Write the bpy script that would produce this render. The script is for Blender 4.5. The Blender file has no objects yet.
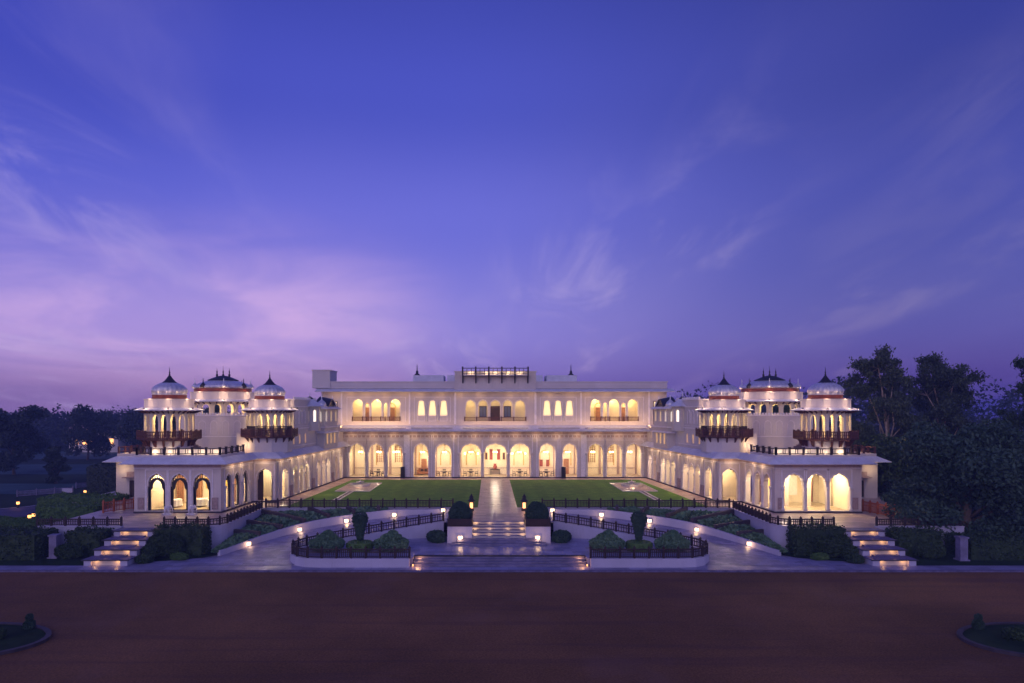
import bpy, bmesh, math, random
from mathutils import Vector, Matrix
import numpy as np
random.seed(7)
R = math.radians
SC = bpy.context.scene
COL = SC.collection

# ------------------------------------------------------------------ camera
CX, CZ = -0.75, 10.0
cam = bpy.data.cameras.new("camera")
cam.sensor_width = 36.0
cam.lens = 683.0 / 1024.0 * 36.0
cam.shift_x = (512 - 490.2) / 1024.0
cam.shift_y = (410 - 341.5) / 1024.0
cam.clip_end = 3000
cam.clip_start = 0.5
camo = bpy.data.objects.new("camera", cam)
camo.location = (CX, 0, CZ)
camo.rotation_euler = (R(90), 0, 0)
COL.objects.link(camo)
SC.camera = camo

# ------------------------------------------------------------------ sky
W = bpy.data.worlds.new("World")
SC.world = W
W.use_nodes = True
nt = W.node_tree
nt.nodes.clear()
N, L = nt.nodes, nt.links


def nd(tree, typ, **kw):
    n = tree.nodes.new(typ)
    for k, v in kw.items():
        if hasattr(n, k):
            setattr(n, k, v)
        else:
            n.inputs[k].default_value = v
    return n


def mth(tree, op, a, b=None, clamp=False):
    n = tree.nodes.new('ShaderNodeMath')
    n.operation = op
    n.use_clamp = clamp
    for i, x in enumerate((a, b)):
        if x is None:
            continue
        if isinstance(x, (int, float)):
            n.inputs[i].default_value = x
        else:
            tree.links.new(x, n.inputs[i])
    return n.outputs[0]


def sstep(tree, x, a, b, to0=0.0, to1=1.0):
    n = tree.nodes.new('ShaderNodeMapRange')
    n.interpolation_type = 'SMOOTHSTEP'
    tree.links.new(x, n.inputs[0])
    n.inputs[1].default_value = a
    n.inputs[2].default_value = b
    n.inputs[3].default_value = to0
    n.inputs[4].default_value = to1
    return n.outputs[0]


def mixc(tree, fac, a, b, mode='MIX'):
    n = tree.nodes.new('ShaderNodeMix')
    n.data_type = 'RGBA'
    n.blend_type = mode
    for i, x in ((0, fac), (6, a), (7, b)):
        if isinstance(x, (int, float)):
            n.inputs[i].default_value = x
        elif isinstance(x, tuple):
            n.inputs[i].default_value = x if len(x) == 4 else (*x, 1)
        else:
            tree.links.new(x, n.inputs[i])
    return n.outputs[2]


tc = nd(nt, 'ShaderNodeTexCoord')
sep = nd(nt, 'ShaderNodeSeparateXYZ')
L.new(tc.outputs['Generated'], sep.inputs[0])
sx, sy, sz = sep.outputs
ramp = nd(nt, 'ShaderNodeValToRGB')
ramp.color_ramp.interpolation = 'EASE'
els = [(0.0, (.160, .128, .50)), (.11, (.205, .172, .68)), (.26, (.108, .108, .64)), (.41, (.043, .053, .50)), (.56, (.022, .030, .37)), (1.0, (.03, .04, .32))]
cr = ramp.color_ramp
while len(cr.elements) < len(els):
    cr.elements.new(.5)
for e, (p, c) in zip(cr.elements, els):
    e.position = p
    e.color = (*c, 1)
L.new(mth(nt, 'MAXIMUM', sz, 0.0), ramp.inputs[0])
base = ramp.outputs[0]
# afterglow low on the left
dotn = nd(nt, 'ShaderNodeVectorMath', operation='DOT_PRODUCT')
L.new(tc.outputs['Generated'], dotn.inputs[0])
dotn.inputs[1].default_value = Vector((-.39, .90, .095)).normalized()
glow = sstep(nt, dotn.outputs['Value'], .925, 1.0)
lowb = sstep(nt, sz, .30, .09)
mpg = nd(nt, 'ShaderNodeMapping')
mpg.inputs['Scale'].default_value = (2.2, 2.2, 9.0)
mpg.inputs['Rotation'].default_value = (0, R(-14), 0)
L.new(tc.outputs['Generated'], mpg.inputs[0])
ng = nd(nt, 'ShaderNodeTexNoise', Scale=1.6, Detail=8.0, Roughness=.6, Distortion=.7)
L.new(mpg.outputs[0], ng.inputs['Vector'])
ngf = sstep(nt, ng.outputs[0], .34, .68, .45, 1.15)
glowf = mth(nt, 'MULTIPLY', mth(nt, 'MULTIPLY', glow, lowb), ngf)
base = mixc(nt, mth(nt, 'MULTIPLY', glowf, .80), base, (.66, .41, .80))
lefth = mth(nt, 'MULTIPLY', sstep(nt, sx, .15, -.45), sstep(nt, sz, .09, .0))
base = mixc(nt, mth(nt, 'MULTIPLY', lefth, .75), base, (.22, .125, .37))
# darker towards the right, away from the afterglow
darkf = sstep(nt, sx, -.08, .54)
dark = sstep(nt, sx, -.02, .72, 1.0, .50)
base = mixc(nt, darkf, base, mixc(nt, 1.0, base, (.16, .22, .55), 'MULTIPLY'))
base = mixc(nt, mth(nt, 'MULTIPLY', sstep(nt, sx, -.22, -.58), sstep(nt, sz, .08, .36)), base, mixc(nt, 1.0, base, (.45, .60, .90), 'MULTIPLY'))
# wisps of high cloud: direction projected on a plane overhead
zz = mth(nt, 'ADD', mth(nt, 'MAXIMUM', sz, 0.0), .16)
cx_ = mth(nt, 'DIVIDE', sx, zz)
cy_ = mth(nt, 'DIVIDE', sy, zz)
cmb = nd(nt, 'ShaderNodeCombineXYZ')
L.new(cx_, cmb.inputs[0])
L.new(cy_, cmb.inputs[1])
mp = nd(nt, 'ShaderNodeMapping')
L.new(cmb.outputs[0], mp.inputs[0])
mp.inputs['Rotation'].default_value = (0, 0, R(-14))
mp.inputs['Scale'].default_value = (1.25, .42, 1)
mp.inputs['Location'].default_value = (1.3, .6, 0)
n1 = nd(nt, 'ShaderNodeTexNoise', Scale=2.3, Detail=9.0, Roughness=.58, Distortion=.9)
L.new(mp.outputs[0], n1.inputs['Vector'])
n2 = nd(nt, 'ShaderNodeTexNoise', Scale=.95, Detail=2.0)
L.new(mp.outputs[0], n2.inputs['Vector'])
w1 = sstep(nt, n1.outputs[0], .44, .74)
w2 = sstep(nt, n2.outputs[0], .42, .62)
wisp = mth(nt, 'MULTIPLY', mth(nt, 'MULTIPLY', w1, w2), mth(nt, 'MULTIPLY', sstep(nt, sz, .52, .28, .18, 1.0), sstep(nt, sx, .05, .45, 1.0, .45)))
veil = sstep(nt, n2.outputs[0], .35, .72)
base = mixc(nt, mth(nt, 'MULTIPLY', veil, .06), base, (.34, .27, .62))
dk = nd(nt, 'ShaderNodeVectorMath', operation='SCALE')
dk.inputs[0].default_value = (.55, .42, .78)
L.new(dark, dk.inputs['Scale'])
base = mixc(nt, mth(nt, 'MULTIPLY', wisp, .48), base, dk.outputs[0])
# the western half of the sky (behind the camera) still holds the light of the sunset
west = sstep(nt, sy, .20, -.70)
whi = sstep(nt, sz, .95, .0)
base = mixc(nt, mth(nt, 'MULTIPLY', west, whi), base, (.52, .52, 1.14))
# below the horizon
base = mixc(nt, sstep(nt, sz, .0, -.03), base, (.05, .04, .07))
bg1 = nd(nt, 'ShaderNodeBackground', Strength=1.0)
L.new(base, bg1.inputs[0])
sky = nd(nt, 'ShaderNodeTexSky')
sky.sky_type = 'NISHITA'
sky.sun_disc = False
sky.sun_elevation = R(1.0)
sky.sun_rotation = R(200)
bg2 = nd(nt, 'ShaderNodeBackground', Strength=.05)
L.new(sky.outputs[0], bg2.inputs[0])
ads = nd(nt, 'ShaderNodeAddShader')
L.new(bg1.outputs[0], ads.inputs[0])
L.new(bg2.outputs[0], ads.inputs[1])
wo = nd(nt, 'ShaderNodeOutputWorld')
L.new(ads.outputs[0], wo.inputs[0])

# ------------------------------------------------------------------ last light of the sun, exposure
sun = bpy.data.lights.new("sun", 'SUN')
sun.energy = .34
sun.angle = R(40)
sun.color = (1.0, .84, .92)
suno = bpy.data.objects.new("sun", sun)
suno.rotation_euler = (R(62), 0, R(-22))
COL.objects.link(suno)
SC.view_settings.view_transform = 'Standard'
SC.view_settings.look = 'None'
SC.view_settings.exposure = 0.0
SC.view_settings.gamma = 1
SC.view_settings.use_curve_mapping = False
SC.render.engine = 'CYCLES'
cy = SC.cycles
cy.use_denoising = True
cy.max_bounces = 5
cy.diffuse_bounces = 3
cy.glossy_bounces = 2
cy.transmission_bounces = 2
cy.transparent_max_bounces = 6
cy.sample_clamp_indirect = 4.0
cy.sample_clamp_direct = 0
cy.caustics_reflective = False
cy.caustics_refractive = False
cy.use_light_tree = True

# ------------------------------------------------------------------ materials
def mat(name, col, rough=.75, scale=2.0, amt=.12, bump=0.0, bscale=None, metal=0.0, spec=.4, emit=None, estr=0.0, col2=None, detail=4.0):
    m = bpy.data.materials.new(name)
    m.use_nodes = True
    t = m.node_tree
    b = t.nodes['Principled BSDF']
    b.inputs['Roughness'].default_value = rough
    b.inputs['Metallic'].default_value = metal
    b.inputs['Specular IOR Level'].default_value = spec
    tcn = t.nodes.new('ShaderNodeTexCoord')
    no = nd(t, 'ShaderNodeTexNoise', Scale=scale, Detail=detail, Roughness=.6)
    t.links.new(tcn.outputs['Object'], no.inputs['Vector'])
    f = sstep(t, no.outputs[0], .28, .72)
    lo = tuple(c * (1 - amt) for c in col)
    hi = col2 if col2 else tuple(min(1, c * (1 + amt)) for c in col)
    c = mixc(t, f, lo, hi)
    t.links.new(c, b.inputs['Base Color'])
    if bump:
        nb = nd(t, 'ShaderNodeTexNoise', Scale=bscale or scale * 6, Detail=3.0)
        t.links.new(tcn.outputs['Object'], nb.inputs['Vector'])
        bp = nd(t, 'ShaderNodeBump', Strength=bump, Distance=.05)
        t.links.new(nb.outputs[0], bp.inputs['Height'])
        t.links.new(bp.outputs[0], b.inputs['Normal'])
    if emit:
        b.inputs['Emission Color'].default_value = (*emit, 1)
        b.inputs['Emission Strength'].default_value = estr
    return m


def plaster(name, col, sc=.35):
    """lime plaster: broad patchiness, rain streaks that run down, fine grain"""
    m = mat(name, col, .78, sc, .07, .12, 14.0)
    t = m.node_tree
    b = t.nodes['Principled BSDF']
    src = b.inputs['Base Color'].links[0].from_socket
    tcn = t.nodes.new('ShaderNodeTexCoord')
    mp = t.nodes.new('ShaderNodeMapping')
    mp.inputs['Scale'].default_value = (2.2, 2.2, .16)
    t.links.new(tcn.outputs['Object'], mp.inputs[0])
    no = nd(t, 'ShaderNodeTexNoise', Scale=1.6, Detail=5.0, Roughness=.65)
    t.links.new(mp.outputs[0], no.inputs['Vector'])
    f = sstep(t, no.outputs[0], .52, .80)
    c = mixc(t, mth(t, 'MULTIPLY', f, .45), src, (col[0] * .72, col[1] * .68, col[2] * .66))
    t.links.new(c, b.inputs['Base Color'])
    return m


def paving(name, col, cell=(1.2, .8), rough=.5, mortar=.55, amt=.25, spec=.4):
    m = bpy.data.materials.new(name)
    m.use_nodes = True
    t = m.node_tree
    b = t.nodes['Principled BSDF']
    b.inputs['Roughness'].default_value = rough
    b.inputs['Specular IOR Level'].default_value = spec
    tcn = t.nodes.new('ShaderNodeTexCoord')
    br = nd(t, 'ShaderNodeTexBrick', Scale=1.0)
    br.inputs['Color1'].default_value = (*[c * (1 - amt) for c in col], 1)
    br.inputs['Color2'].default_value = (*[c * (1 + amt) for c in col], 1)
    br.inputs['Mortar'].default_value = (*[c * mortar for c in col], 1)
    br.inputs['Mortar Size'].default_value = .015
    br.inputs['Brick Width'].default_value = cell[0]
    br.inputs['Row Height'].default_value = cell[1]
    t.links.new(tcn.outputs['Object'], br.inputs['Vector'])
    no = nd(t, 'ShaderNodeTexNoise', Scale=.6, Detail=6.0, Roughness=.65)
    t.links.new(tcn.outputs['Object'], no.inputs['Vector'])
    c = mixc(t, mth(t, 'MULTIPLY', sstep(t, no.outputs[0], .35, .75), .45), br.outputs[0], tuple(c * .6 for c in col))
    t.links.new(c, b.inputs['Base Color'])
    r = sstep(t, no.outputs[0], .3, .7, rough * .75, min(1, rough * 1.25))
    t.links.new(r, b.inputs['Roughness'])
    return m


def foliage(name, c1, c2, rough=.6):
    m = bpy.data.materials.new(name)
    m.use_nodes = True
    t = m.node_tree
    b = t.nodes['Principled BSDF']
    b.inputs['Roughness'].default_value = rough
    b.inputs['Specular IOR Level'].default_value = .25
    tcn = t.nodes.new('ShaderNodeTexCoord')
    no = nd(t, 'ShaderNodeTexNoise', Scale=.9, Detail=5.0, Roughness=.7)
    t.links.new(tcn.outputs['Object'], no.inputs['Vector'])
    geo = t.nodes.new('ShaderNodeNewGeometry')
    f = mth(t, 'ADD', mth(t, 'MULTIPLY', sstep(t, no.outputs[0], .3, .7), .6), mth(t, 'MULTIPLY', geo.outputs['Random Per Island'], .4))
    c = mixc(t, f, c1, c2)
    t.links.new(c, b.inputs['Base Color'])
    return m


def glowmat(name, col, s):
    m = bpy.data.materials.new(name)
    m.use_nodes = True
    b = m.node_tree.nodes['Principled BSDF']
    b.inputs['Base Color'].default_value = (*[min(1, c) for c in col], 1)
    b.inputs['Emission Color'].default_value = (*col, 1)
    b.inputs['Emission Strength'].default_value = s
    return m


M = dict(
    plaster=plaster('plaster', (.60, .51, .46)),
    plaster_white=plaster('plaster_white', (.61, .53, .51)),
    cream=plaster('cream_plaster', (.78, .66, .48), .6),
    trim=mat('trim_paint', (.80, .72, .72), .7, 3, .08),
    rose=mat('rose_trim', (.46, .33, .30), .75, 4, .15),
    eave=mat('eave_slab', (.62, .60, .66), .6, 1.2, .10, .08, 8),
    jali=mat('stone_jali', (.34, .24, .22), .8, 6, .2, .3, 20),
    dome=mat('dome_metal', (.72, .67, .66), .36, 3, .16, metal=.5),
    redband=mat('red_band', (.26, .05, .02), .6, 4, .15),
    blackcap=mat('black_metal', (.035, .03, .035), .45, 4, .2, metal=.3),
    gold=mat('gilt', (.5, .36, .14), .4, 4, .1, metal=.7),
    wood=mat('dark_wood', (.030, .013, .012), .62, 3, .3, .2, 30),
    redwood=mat('red_wood', (.095, .026, .018), .6, 3, .25, .2, 30),
    orange=mat('orange_fence_wood', (.36, .085, .025), .6, 3, .25),
    door=mat('door_wood', (.05, .025, .02), .5, 5, .3),
    blackframe=mat('door_frame', (.012, .011, .012), .4, 5, .2),
    marble=mat('marble', (.62, .56, .52), .3, 1.2, .12),
    roomfloor=paving('room_floor', (.55, .44, .30), (.6, .6), .22, .8, .12),
    gold_panel=mat('gold_panel', (.55, .36, .08), .5, 3, .2),
    curtain=mat('curtain_cream', (.75, .68, .52), .9, 6, .15),
    redcurtain=mat('curtain_red', (.20, .035, .025), .85, 6, .3),
    redcloth=mat('red_textile', (.26, .06, .04), .8, 8, .35),
    cloth=mat('white_cloth', (.82, .78, .72), .9, 3, .06),
    chair=mat('dark_chair', (.035, .022, .02), .55, 5, .3),
    sofa=mat('sofa_fabric', (.30, .14, .07), .85, 5, .2),
    terrace=paving('terrace_stone', (.46, .34, .31), (1.1, .7), .42),
    pathm=paving('path_marble', (.48, .34, .31), (.9, 1.3), .34, .7, .12),
    pink=paving('pink_stone', (.52, .34, .28), (.7, .7), .4),
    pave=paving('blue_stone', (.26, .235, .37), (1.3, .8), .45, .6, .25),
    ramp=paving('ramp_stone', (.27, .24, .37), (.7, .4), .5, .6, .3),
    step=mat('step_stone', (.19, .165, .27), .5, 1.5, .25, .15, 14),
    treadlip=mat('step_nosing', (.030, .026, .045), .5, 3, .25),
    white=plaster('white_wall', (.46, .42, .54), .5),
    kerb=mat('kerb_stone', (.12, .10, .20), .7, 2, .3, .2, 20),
    darkkerb=mat('dark_kerb', (.05, .035, .045), .7, 2, .3),
    dirt=mat('red_gravel', (.190, .090, .036), .92, .10, .30, .5, 5.0, spec=.15, detail=9),
    lawn=mat('lawn_grass', (.135, .260, .030), .9, .8, .22, .8, 40, spec=.1, detail=8),
    ground=mat('rough_grass', (.030, .045, .022), .95, .05, .4, .4, 2, spec=.1, detail=8),
    field=mat('pale_field', (.060, .105, .105), .9, .08, .25, spec=.1, detail=6),
    verge=mat('verge_grass', (.020, .038, .016), .95, .6, .3, .6, 30, spec=.1),
    soil=mat('bed_soil', (.035, .025, .022), .95, 2, .3, .4, 14, spec=.1),
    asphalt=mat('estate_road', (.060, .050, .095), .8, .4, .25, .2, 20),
    leaf=foliage('leaf_dark', (.016, .032, .014), (.050, .085, .030)),
    leaf_blue=foliage('leaf_blue_green', (.020, .044, .030), (.062, .110, .070)),
    leaf_mid=foliage('leaf_mid', (.040, .090, .020), (.110, .190, .045)),
    leaf_yel=foliage('leaf_yellow_green', (.050, .085, .014), (.13, .17, .03)),
    leaf_bush=foliage('leaf_bush', (.070, .150, .080), (.160, .250, .140)),
    leaf_round=foliage('leaf_round', (.024, .050, .034), (.066, .112, .074)),
    leaf_airy=foliage('leaf_airy', (.030, .045, .026), (.080, .105, .055)),
    leaf_far=foliage('leaf_far', (.020, .030, .024), (.045, .062, .045)),
    bark=mat('bark', (.12, .085, .06), .9, 3, .3, .5, 12),
    palebark=mat('pale_bark', (.36, .27, .20), .8, 2, .3, .3, 10),
    lampmetal=mat('lamp_metal', (.03, .025, .025), .5, 5, .2, metal=.5),
    statue=mat('statue_marble', (.62, .56, .60), .5, 4, .1),
    water=mat('basin_water', (.02, .03, .05), .05, 2, .1),
    glass=mat('window_glass', (.10, .12, .22), .08, 2, .1),
    lamp=glowmat('lamp_glow', (1.0, .74, .42), 4),
    bulb=glowmat('bulb_glow', (1.0, .82, .55), 5),
    lantern_glow=glowmat('lantern_glow', (1.0, .50, .20), 1.8),
    amber=glowmat('amber_glow', (1.0, .45, .14), 2.6),
    pane=glowmat('lit_pane', (1.0, .62, .20), 1.15),
    pane_pale=glowmat('lit_pane_pale', (1.0, .74, .36), 1.05),
    pane_white=glowmat('lit_pane_white', (.95, .85, .72), 1.3),
)
def lawnmat():
    m = M['lawn']
    t = m.node_tree
    b = t.nodes['Principled BSDF']
    src = b.inputs['Base Color'].links[0].from_socket
    tcn = t.nodes.new('ShaderNodeTexCoord')
    sp = t.nodes.new('ShaderNodeSeparateXYZ')
    t.links.new(tcn.outputs['Object'], sp.inputs[0])
    st = mth(t, 'SINE', mth(t, 'MULTIPLY', sp.outputs[0], 2.6))
    f = sstep(t, st, -.35, .35)
    c = mixc(t, mth(t, 'MULTIPLY', f, .30), src, (.095, .190, .022))
    n = nd(t, 'ShaderNodeTexNoise', Scale=.22, Detail=6.0, Roughness=.7)
    t.links.new(tcn.outputs['Object'], n.inputs['Vector'])
    c = mixc(t, mth(t, 'MULTIPLY', sstep(t, n.outputs[0], .50, .70), .45), c, (.140, .170, .040))
    t.links.new(c, b.inputs['Base Color'])


def drivemat():
    m = M['dirt']
    t = m.node_tree
    b = t.nodes['Principled BSDF']
    src = b.inputs['Base Color'].links[0].from_socket
    tcn = t.nodes.new('ShaderNodeTexCoord')
    g1 = nd(t, 'ShaderNodeTexNoise', Scale=9.0, Detail=4.0, Roughness=.75)
    t.links.new(tcn.outputs['Object'], g1.inputs['Vector'])
    c = mixc(t, sstep(t, g1.outputs[0], .35, .68), mixc(t, 1.0, src, (.66, .64, .64), 'MULTIPLY'), mixc(t, 1.0, src, (1.25, 1.2, 1.2), 'MULTIPLY'))
    # tyre tracks sweeping along the drive
    mp = t.nodes.new('ShaderNodeMapping')
    mp.inputs['Scale'].default_value = (.035, .75, 1)
    mp.inputs['Rotation'].default_value = (0, 0, R(3))
    t.links.new(tcn.outputs['Object'], mp.inputs[0])
    g2 = nd(t, 'ShaderNodeTexNoise', Scale=1.0, Detail=5.0, Roughness=.6, Distortion=.6)
    t.links.new(mp.outputs[0], g2.inputs['Vector'])
    c = mixc(t, mth(t, 'MULTIPLY', sstep(t, g2.outputs[0], .50, .66), .40), c, (.085, .040, .034))
    g3 = nd(t, 'ShaderNodeTexNoise', Scale=.17, Detail=5.0, Roughness=.6)
    t.links.new(tcn.outputs['Object'], g3.inputs['Vector'])
    c = mixc(t, mth(t, 'MULTIPLY', sstep(t, g3.outputs[0], .52, .70), .35), c, (.20, .105, .075))
    t.links.new(c, b.inputs['Base Color'])


lawnmat()
drivemat()
WARM = (1.0, .70, .36)
CREAM = (1.0, .78, .46)
AMBER = (1.0, .50, .18)

# ------------------------------------------------------------------ mesh builder
class MB:
    def __init__(self, s=1):
        self.v, self.f, self.s = [], [], s

    def add(self, pts):
        i = len(self.v)
        self.v += [(self.s * p[0], p[1], p[2]) for p in pts]
        return list(range(i, i + len(pts)))

    def poly(self, *pts):
        self.f.append(self.add(pts))

    def box(self, x0, x1, y0, y1, z0, z1):
        i = self.add([(x0, y0, z0), (x1, y0, z0), (x1, y1, z0), (x0, y1, z0), (x0, y0, z1), (x1, y0, z1), (x1, y1, z1), (x0, y1, z1)])
        a = i[0]
        for q in ((0, 3, 2, 1), (4, 5, 6, 7), (0, 1, 5, 4), (1, 2, 6, 5), (2, 3, 7, 6), (3, 0, 4, 7)):
            self.f.append([a + k for k in q])
        return self

    def bar(self, p, q, w, h):
        """box-section bar from p to q (any direction), w wide, h tall"""
        p, q = Vector(p), Vector(q)
        d = (q - p).normalized()
        up = Vector((0, 0, 1)) if abs(d.z) < .95 else Vector((0, 1, 0))
        sd = d.cross(up).normalized() * (w / 2)
        u = sd.cross(d).normalized() * (h / 2)
        i = self.add([p - sd - u, p + sd - u, p + sd + u, p - sd + u, q - sd - u, q + sd - u, q + sd + u, q - sd + u])
        a = i[0]
        for k in ((0, 1, 2, 3), (7, 6, 5, 4), (0, 4, 5, 1), (1, 5, 6, 2), (2, 6, 7, 3), (3, 7, 4, 0)):
            self.f.append([a + x for x in k])
        return self

    def tube(self, pts, rad, n=8):
        rings = []
        for k, p in enumerate(pts):
            p = Vector(p)
            d = (Vector(pts[min(k + 1, len(pts) - 1)]) - Vector(pts[max(k - 1, 0)])).normalized()
            up = Vector((0, 0, 1)) if abs(d.z) < .9 else Vector((1, 0, 0))
            a = d.cross(up).normalized()
            b = d.cross(a).normalized()
            r = rad[k] if isinstance(rad, (list, tuple)) else rad
            rings.append(self.add([p + (a * math.cos(2 * math.pi * j / n) + b * math.sin(2 * math.pi * j / n)) * r for j in range(n)]))
        for r0, r1 in zip(rings, rings[1:]):
            for j in range(n):
                self.f.append([r0[j], r0[(j + 1) % n], r1[(j + 1) % n], r1[j]])
        self.f.append(rings[0][::-1])
        self.f.append(rings[-1])
        return self

    def lathe(self, cx, cy, prof, n=24, rib=0.0, rot=0.0, sxy=(1, 1)):
        rings = []
        for r, z in prof:
            pts = []
            for j in range(n):
                an = 2 * math.pi * (j + rot) / n
                rr = r * (1 - (rib if j % 2 else 0))
                pts.append((cx + math.cos(an) * rr * sxy[0], cy + math.sin(an) * rr * sxy[1], z))
            rings.append(self.add(pts))
        for r0, r1 in zip(rings, rings[1:]):
            for j in range(n):
                self.f.append([r0[j], r0[(j + 1) % n], r1[(j + 1) % n], r1[j]])
        self.f.append(rings[0][::-1])
        self.f.append(rings[-1])
        return self

    def prism(self, poly, z0, z1):
        n = len(poly)
        b = self.add([(p[0], p[1], z0) for p in poly])
        t = self.add([(p[0], p[1], z1) for p in poly])
        self.f.append(b[::-1])
        self.f.append(t)
        for k in range(n):
            self.f.append([b[k], b[(k + 1) % n], t[(k + 1) % n], t[k]])
        return self

    def sheet(self, poly, z):
        self.f.append(self.add([(p[0], p[1], z) for p in poly]))
        return self

    def sweep(self, path, prof, side=1, closed=False):
        """closed profile (out, z) along a 2-D path, (out, z, dz per path vertex) with mitres; path points may carry a z"""
        n = len(path)
        secs = []
        for k in range(n):
            p = Vector(path[k][:2])
            z = path[k][2] if len(path[k]) > 2 else 0.0
            prv = Vector(path[k - 1][:2]) if (k > 0 or closed) else None
            nxt = Vector(path[(k + 1) % n][:2]) if (k < n - 1 or closed) else None
            ds = [(p - prv).normalized()] if prv is not None else []
            if nxt is not None:
                ds.append((nxt - p).normalized())
            ns = [Vector((-d.y, d.x)) * side for d in ds]
            m = sum(ns, Vector((0, 0))) / len(ns)
            m = m / max(m.length_squared, .25)
            secs.append(self.add([(p.x + m.x * o, p.y + m.y * o, z + h) for o, h in prof]))
        q = len(prof)
        pr = list(zip(secs, secs[1:])) + ([(secs[-1], secs[0])] if closed else [])
        for a, b in pr:
            for j in range(q):
                self.f.append([a[j], a[(j + 1) % q], b[(j + 1) % q], b[j]])
        if not closed:
            self.f.append(secs[0][::-1])
            self.f.append(secs[-1])
        return self

    def wall(self, p0, p1, z0, z1, T, ops=(), side=1):
        """wall from p0 to p1; outside face on the line, thickness goes inward (side=1: outside is the left normal)"""
        p0, p1 = Vector(p0), Vector(p1)
        d = (p1 - p0)
        Ln = d.length
        d.normalize()
        nv = Vector((-d.y, d.x)) * (-side) * T
        P = lambda s, z, k: (p0.x + d.x * s + nv.x * k, p0.y + d.y * s + nv.y * k, z)
        ops = sorted(ops, key=lambda o: o[0])
        for k in (0, 1):
            x = 0.0
            for c, w, sill, spring, top, kind in ops:
                pr = arch(w, spring, top, kind)
                xl, xr = c - w / 2, c + w / 2
                self.poly(P(x, z0, k), P(xl, z0, k), P(xl, z1, k), P(x, z1, k))
                if sill > z0 + 1e-4:
                    self.poly(P(xl, z0, k), P(xr, z0, k), P(xr, sill, k), P(xl, sill, k))
                q = [(-w / 2, spring)] + pr + [(w / 2, spring)]
                for a, b in zip(q, q[1:]):
                    if b[0] - a[0] > 1e-5:
                        self.poly(P(c + a[0], a[1], k), P(c + b[0], b[1], k), P(c + b[0], z1, k), P(c + a[0], z1, k))
                x = xr
            self.poly(P(x, z0, k), P(Ln, z0, k), P(Ln, z1, k), P(x, z1, k))
        for c, w, sill, spring, top, kind in ops:
            q = [(-w / 2, sill), (-w / 2, spring)] + arch(w, spring, top, kind) + [(w / 2, spring), (w / 2, sill)]
            for a, b in zip(q, q[1:] + q[:1]):
                if abs(a[0] - b[0]) + abs(a[1] - b[1]) > 1e-5:
                    self.poly(P(c + a[0], a[1], 0), P(c + b[0], b[1], 0), P(c + b[0], b[1], 1), P(c + a[0], a[1], 1))
        self.poly(P(0, z1, 0), P(Ln, z1, 0), P(Ln - .02, z1 - .004, 1), P(.02, z1 - .004, 1))
        return self

    def archtrim(self, p0, p1, o, side=1, t=.05, wd=.10, frame=None):
        """raised moulding round an opening; frame=(margin, top z) also draws the rectangular panel line"""
        p0, p1 = Vector(p0), Vector(p1)
        d = (p1 - p0).normalized()
        nv = Vector((-d.y, d.x)) * side * t
        c, w, sill, spring, top, kind = o
        P = lambda s, z, k: (p0.x + d.x * s + nv.x * k, p0.y + d.y * s + nv.y * k, z)

        def band(inner, outer):
            for k in range(len(inner) - 1):
                a, b, c2, d2 = inner[k], inner[k + 1], outer[k + 1], outer[k]
                self.poly(P(*a, 1), P(*b, 1), P(*c2, 1), P(*d2, 1))
                self.poly(P(*a, -.1), P(*b, -.1), P(*b, 1), P(*a, 1))
                self.poly(P(*d2, -.1), P(*c2, -.1), P(*c2, 1), P(*d2, 1))
        pr = [(-w / 2, sill), (-w / 2, spring)] + arch(w, spring, top, 'ogee' if kind != 'flat' else 'flat') + [(w / 2, spring), (w / 2, sill)]
        zc = spring
        inn = [(c + x * 1.02, z) for x, z in pr]
        out = []
        for x, z in pr:
            if z <= spring:
                out.append((c + x + math.copysign(wd, x), z))
            else:
                v = Vector((x, (z - zc)))
                v = v + v.normalized() * wd
                out.append((c + v.x, zc + v.y))
        band(inn, out)
        if frame:
            mg, zt = frame
            xa, xb = c - w / 2 - mg, c + w / 2 + mg
            b2 = .09
            band([(xa, sill), (xa, zt), (xb, zt), (xb, sill)], [(xa - b2, sill), (xa - b2, zt + b2), (xb + b2, zt + b2), (xb + b2, sill)])
        return self

    def build(self, name, m, parent=None, loc=None, smooth=False, raw=False):
        me = bpy.data.meshes.new(name)
        off = Vector((0, 0, 0))
        if parent is not None:
            off = world_loc(parent)
        elif loc is not None:
            off = Vector(loc)
        vs = [(x - off.x, y - off.y, z - off.z) for x, y, z in self.v]
        me.from_pydata(vs, [], self.f)
        if not raw:
            bm = bmesh.new()
            bm.from_mesh(me)
            bmesh.ops.remove_doubles(bm, verts=bm.verts, dist=1e-4)
            bmesh.ops.recalc_face_normals(bm, faces=bm.faces)
            bm.to_mesh(me)
            bm.free()
        if smooth:
            me.polygons.foreach_set('use_smooth', [True] * len(me.polygons))
        me.materials.append(M[m] if isinstance(m, str) else m)
        o = bpy.data.objects.new(name, me)
        COL.objects.link(o)
        if parent is not None:
            o.parent = parent
        elif loc is not None:
            o.location = loc
        return o


def world_loc(o):
    p = Vector((0, 0, 0))
    while o is not None:
        p = p + Vector(o.location)
        o = o.parent
    return p


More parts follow.
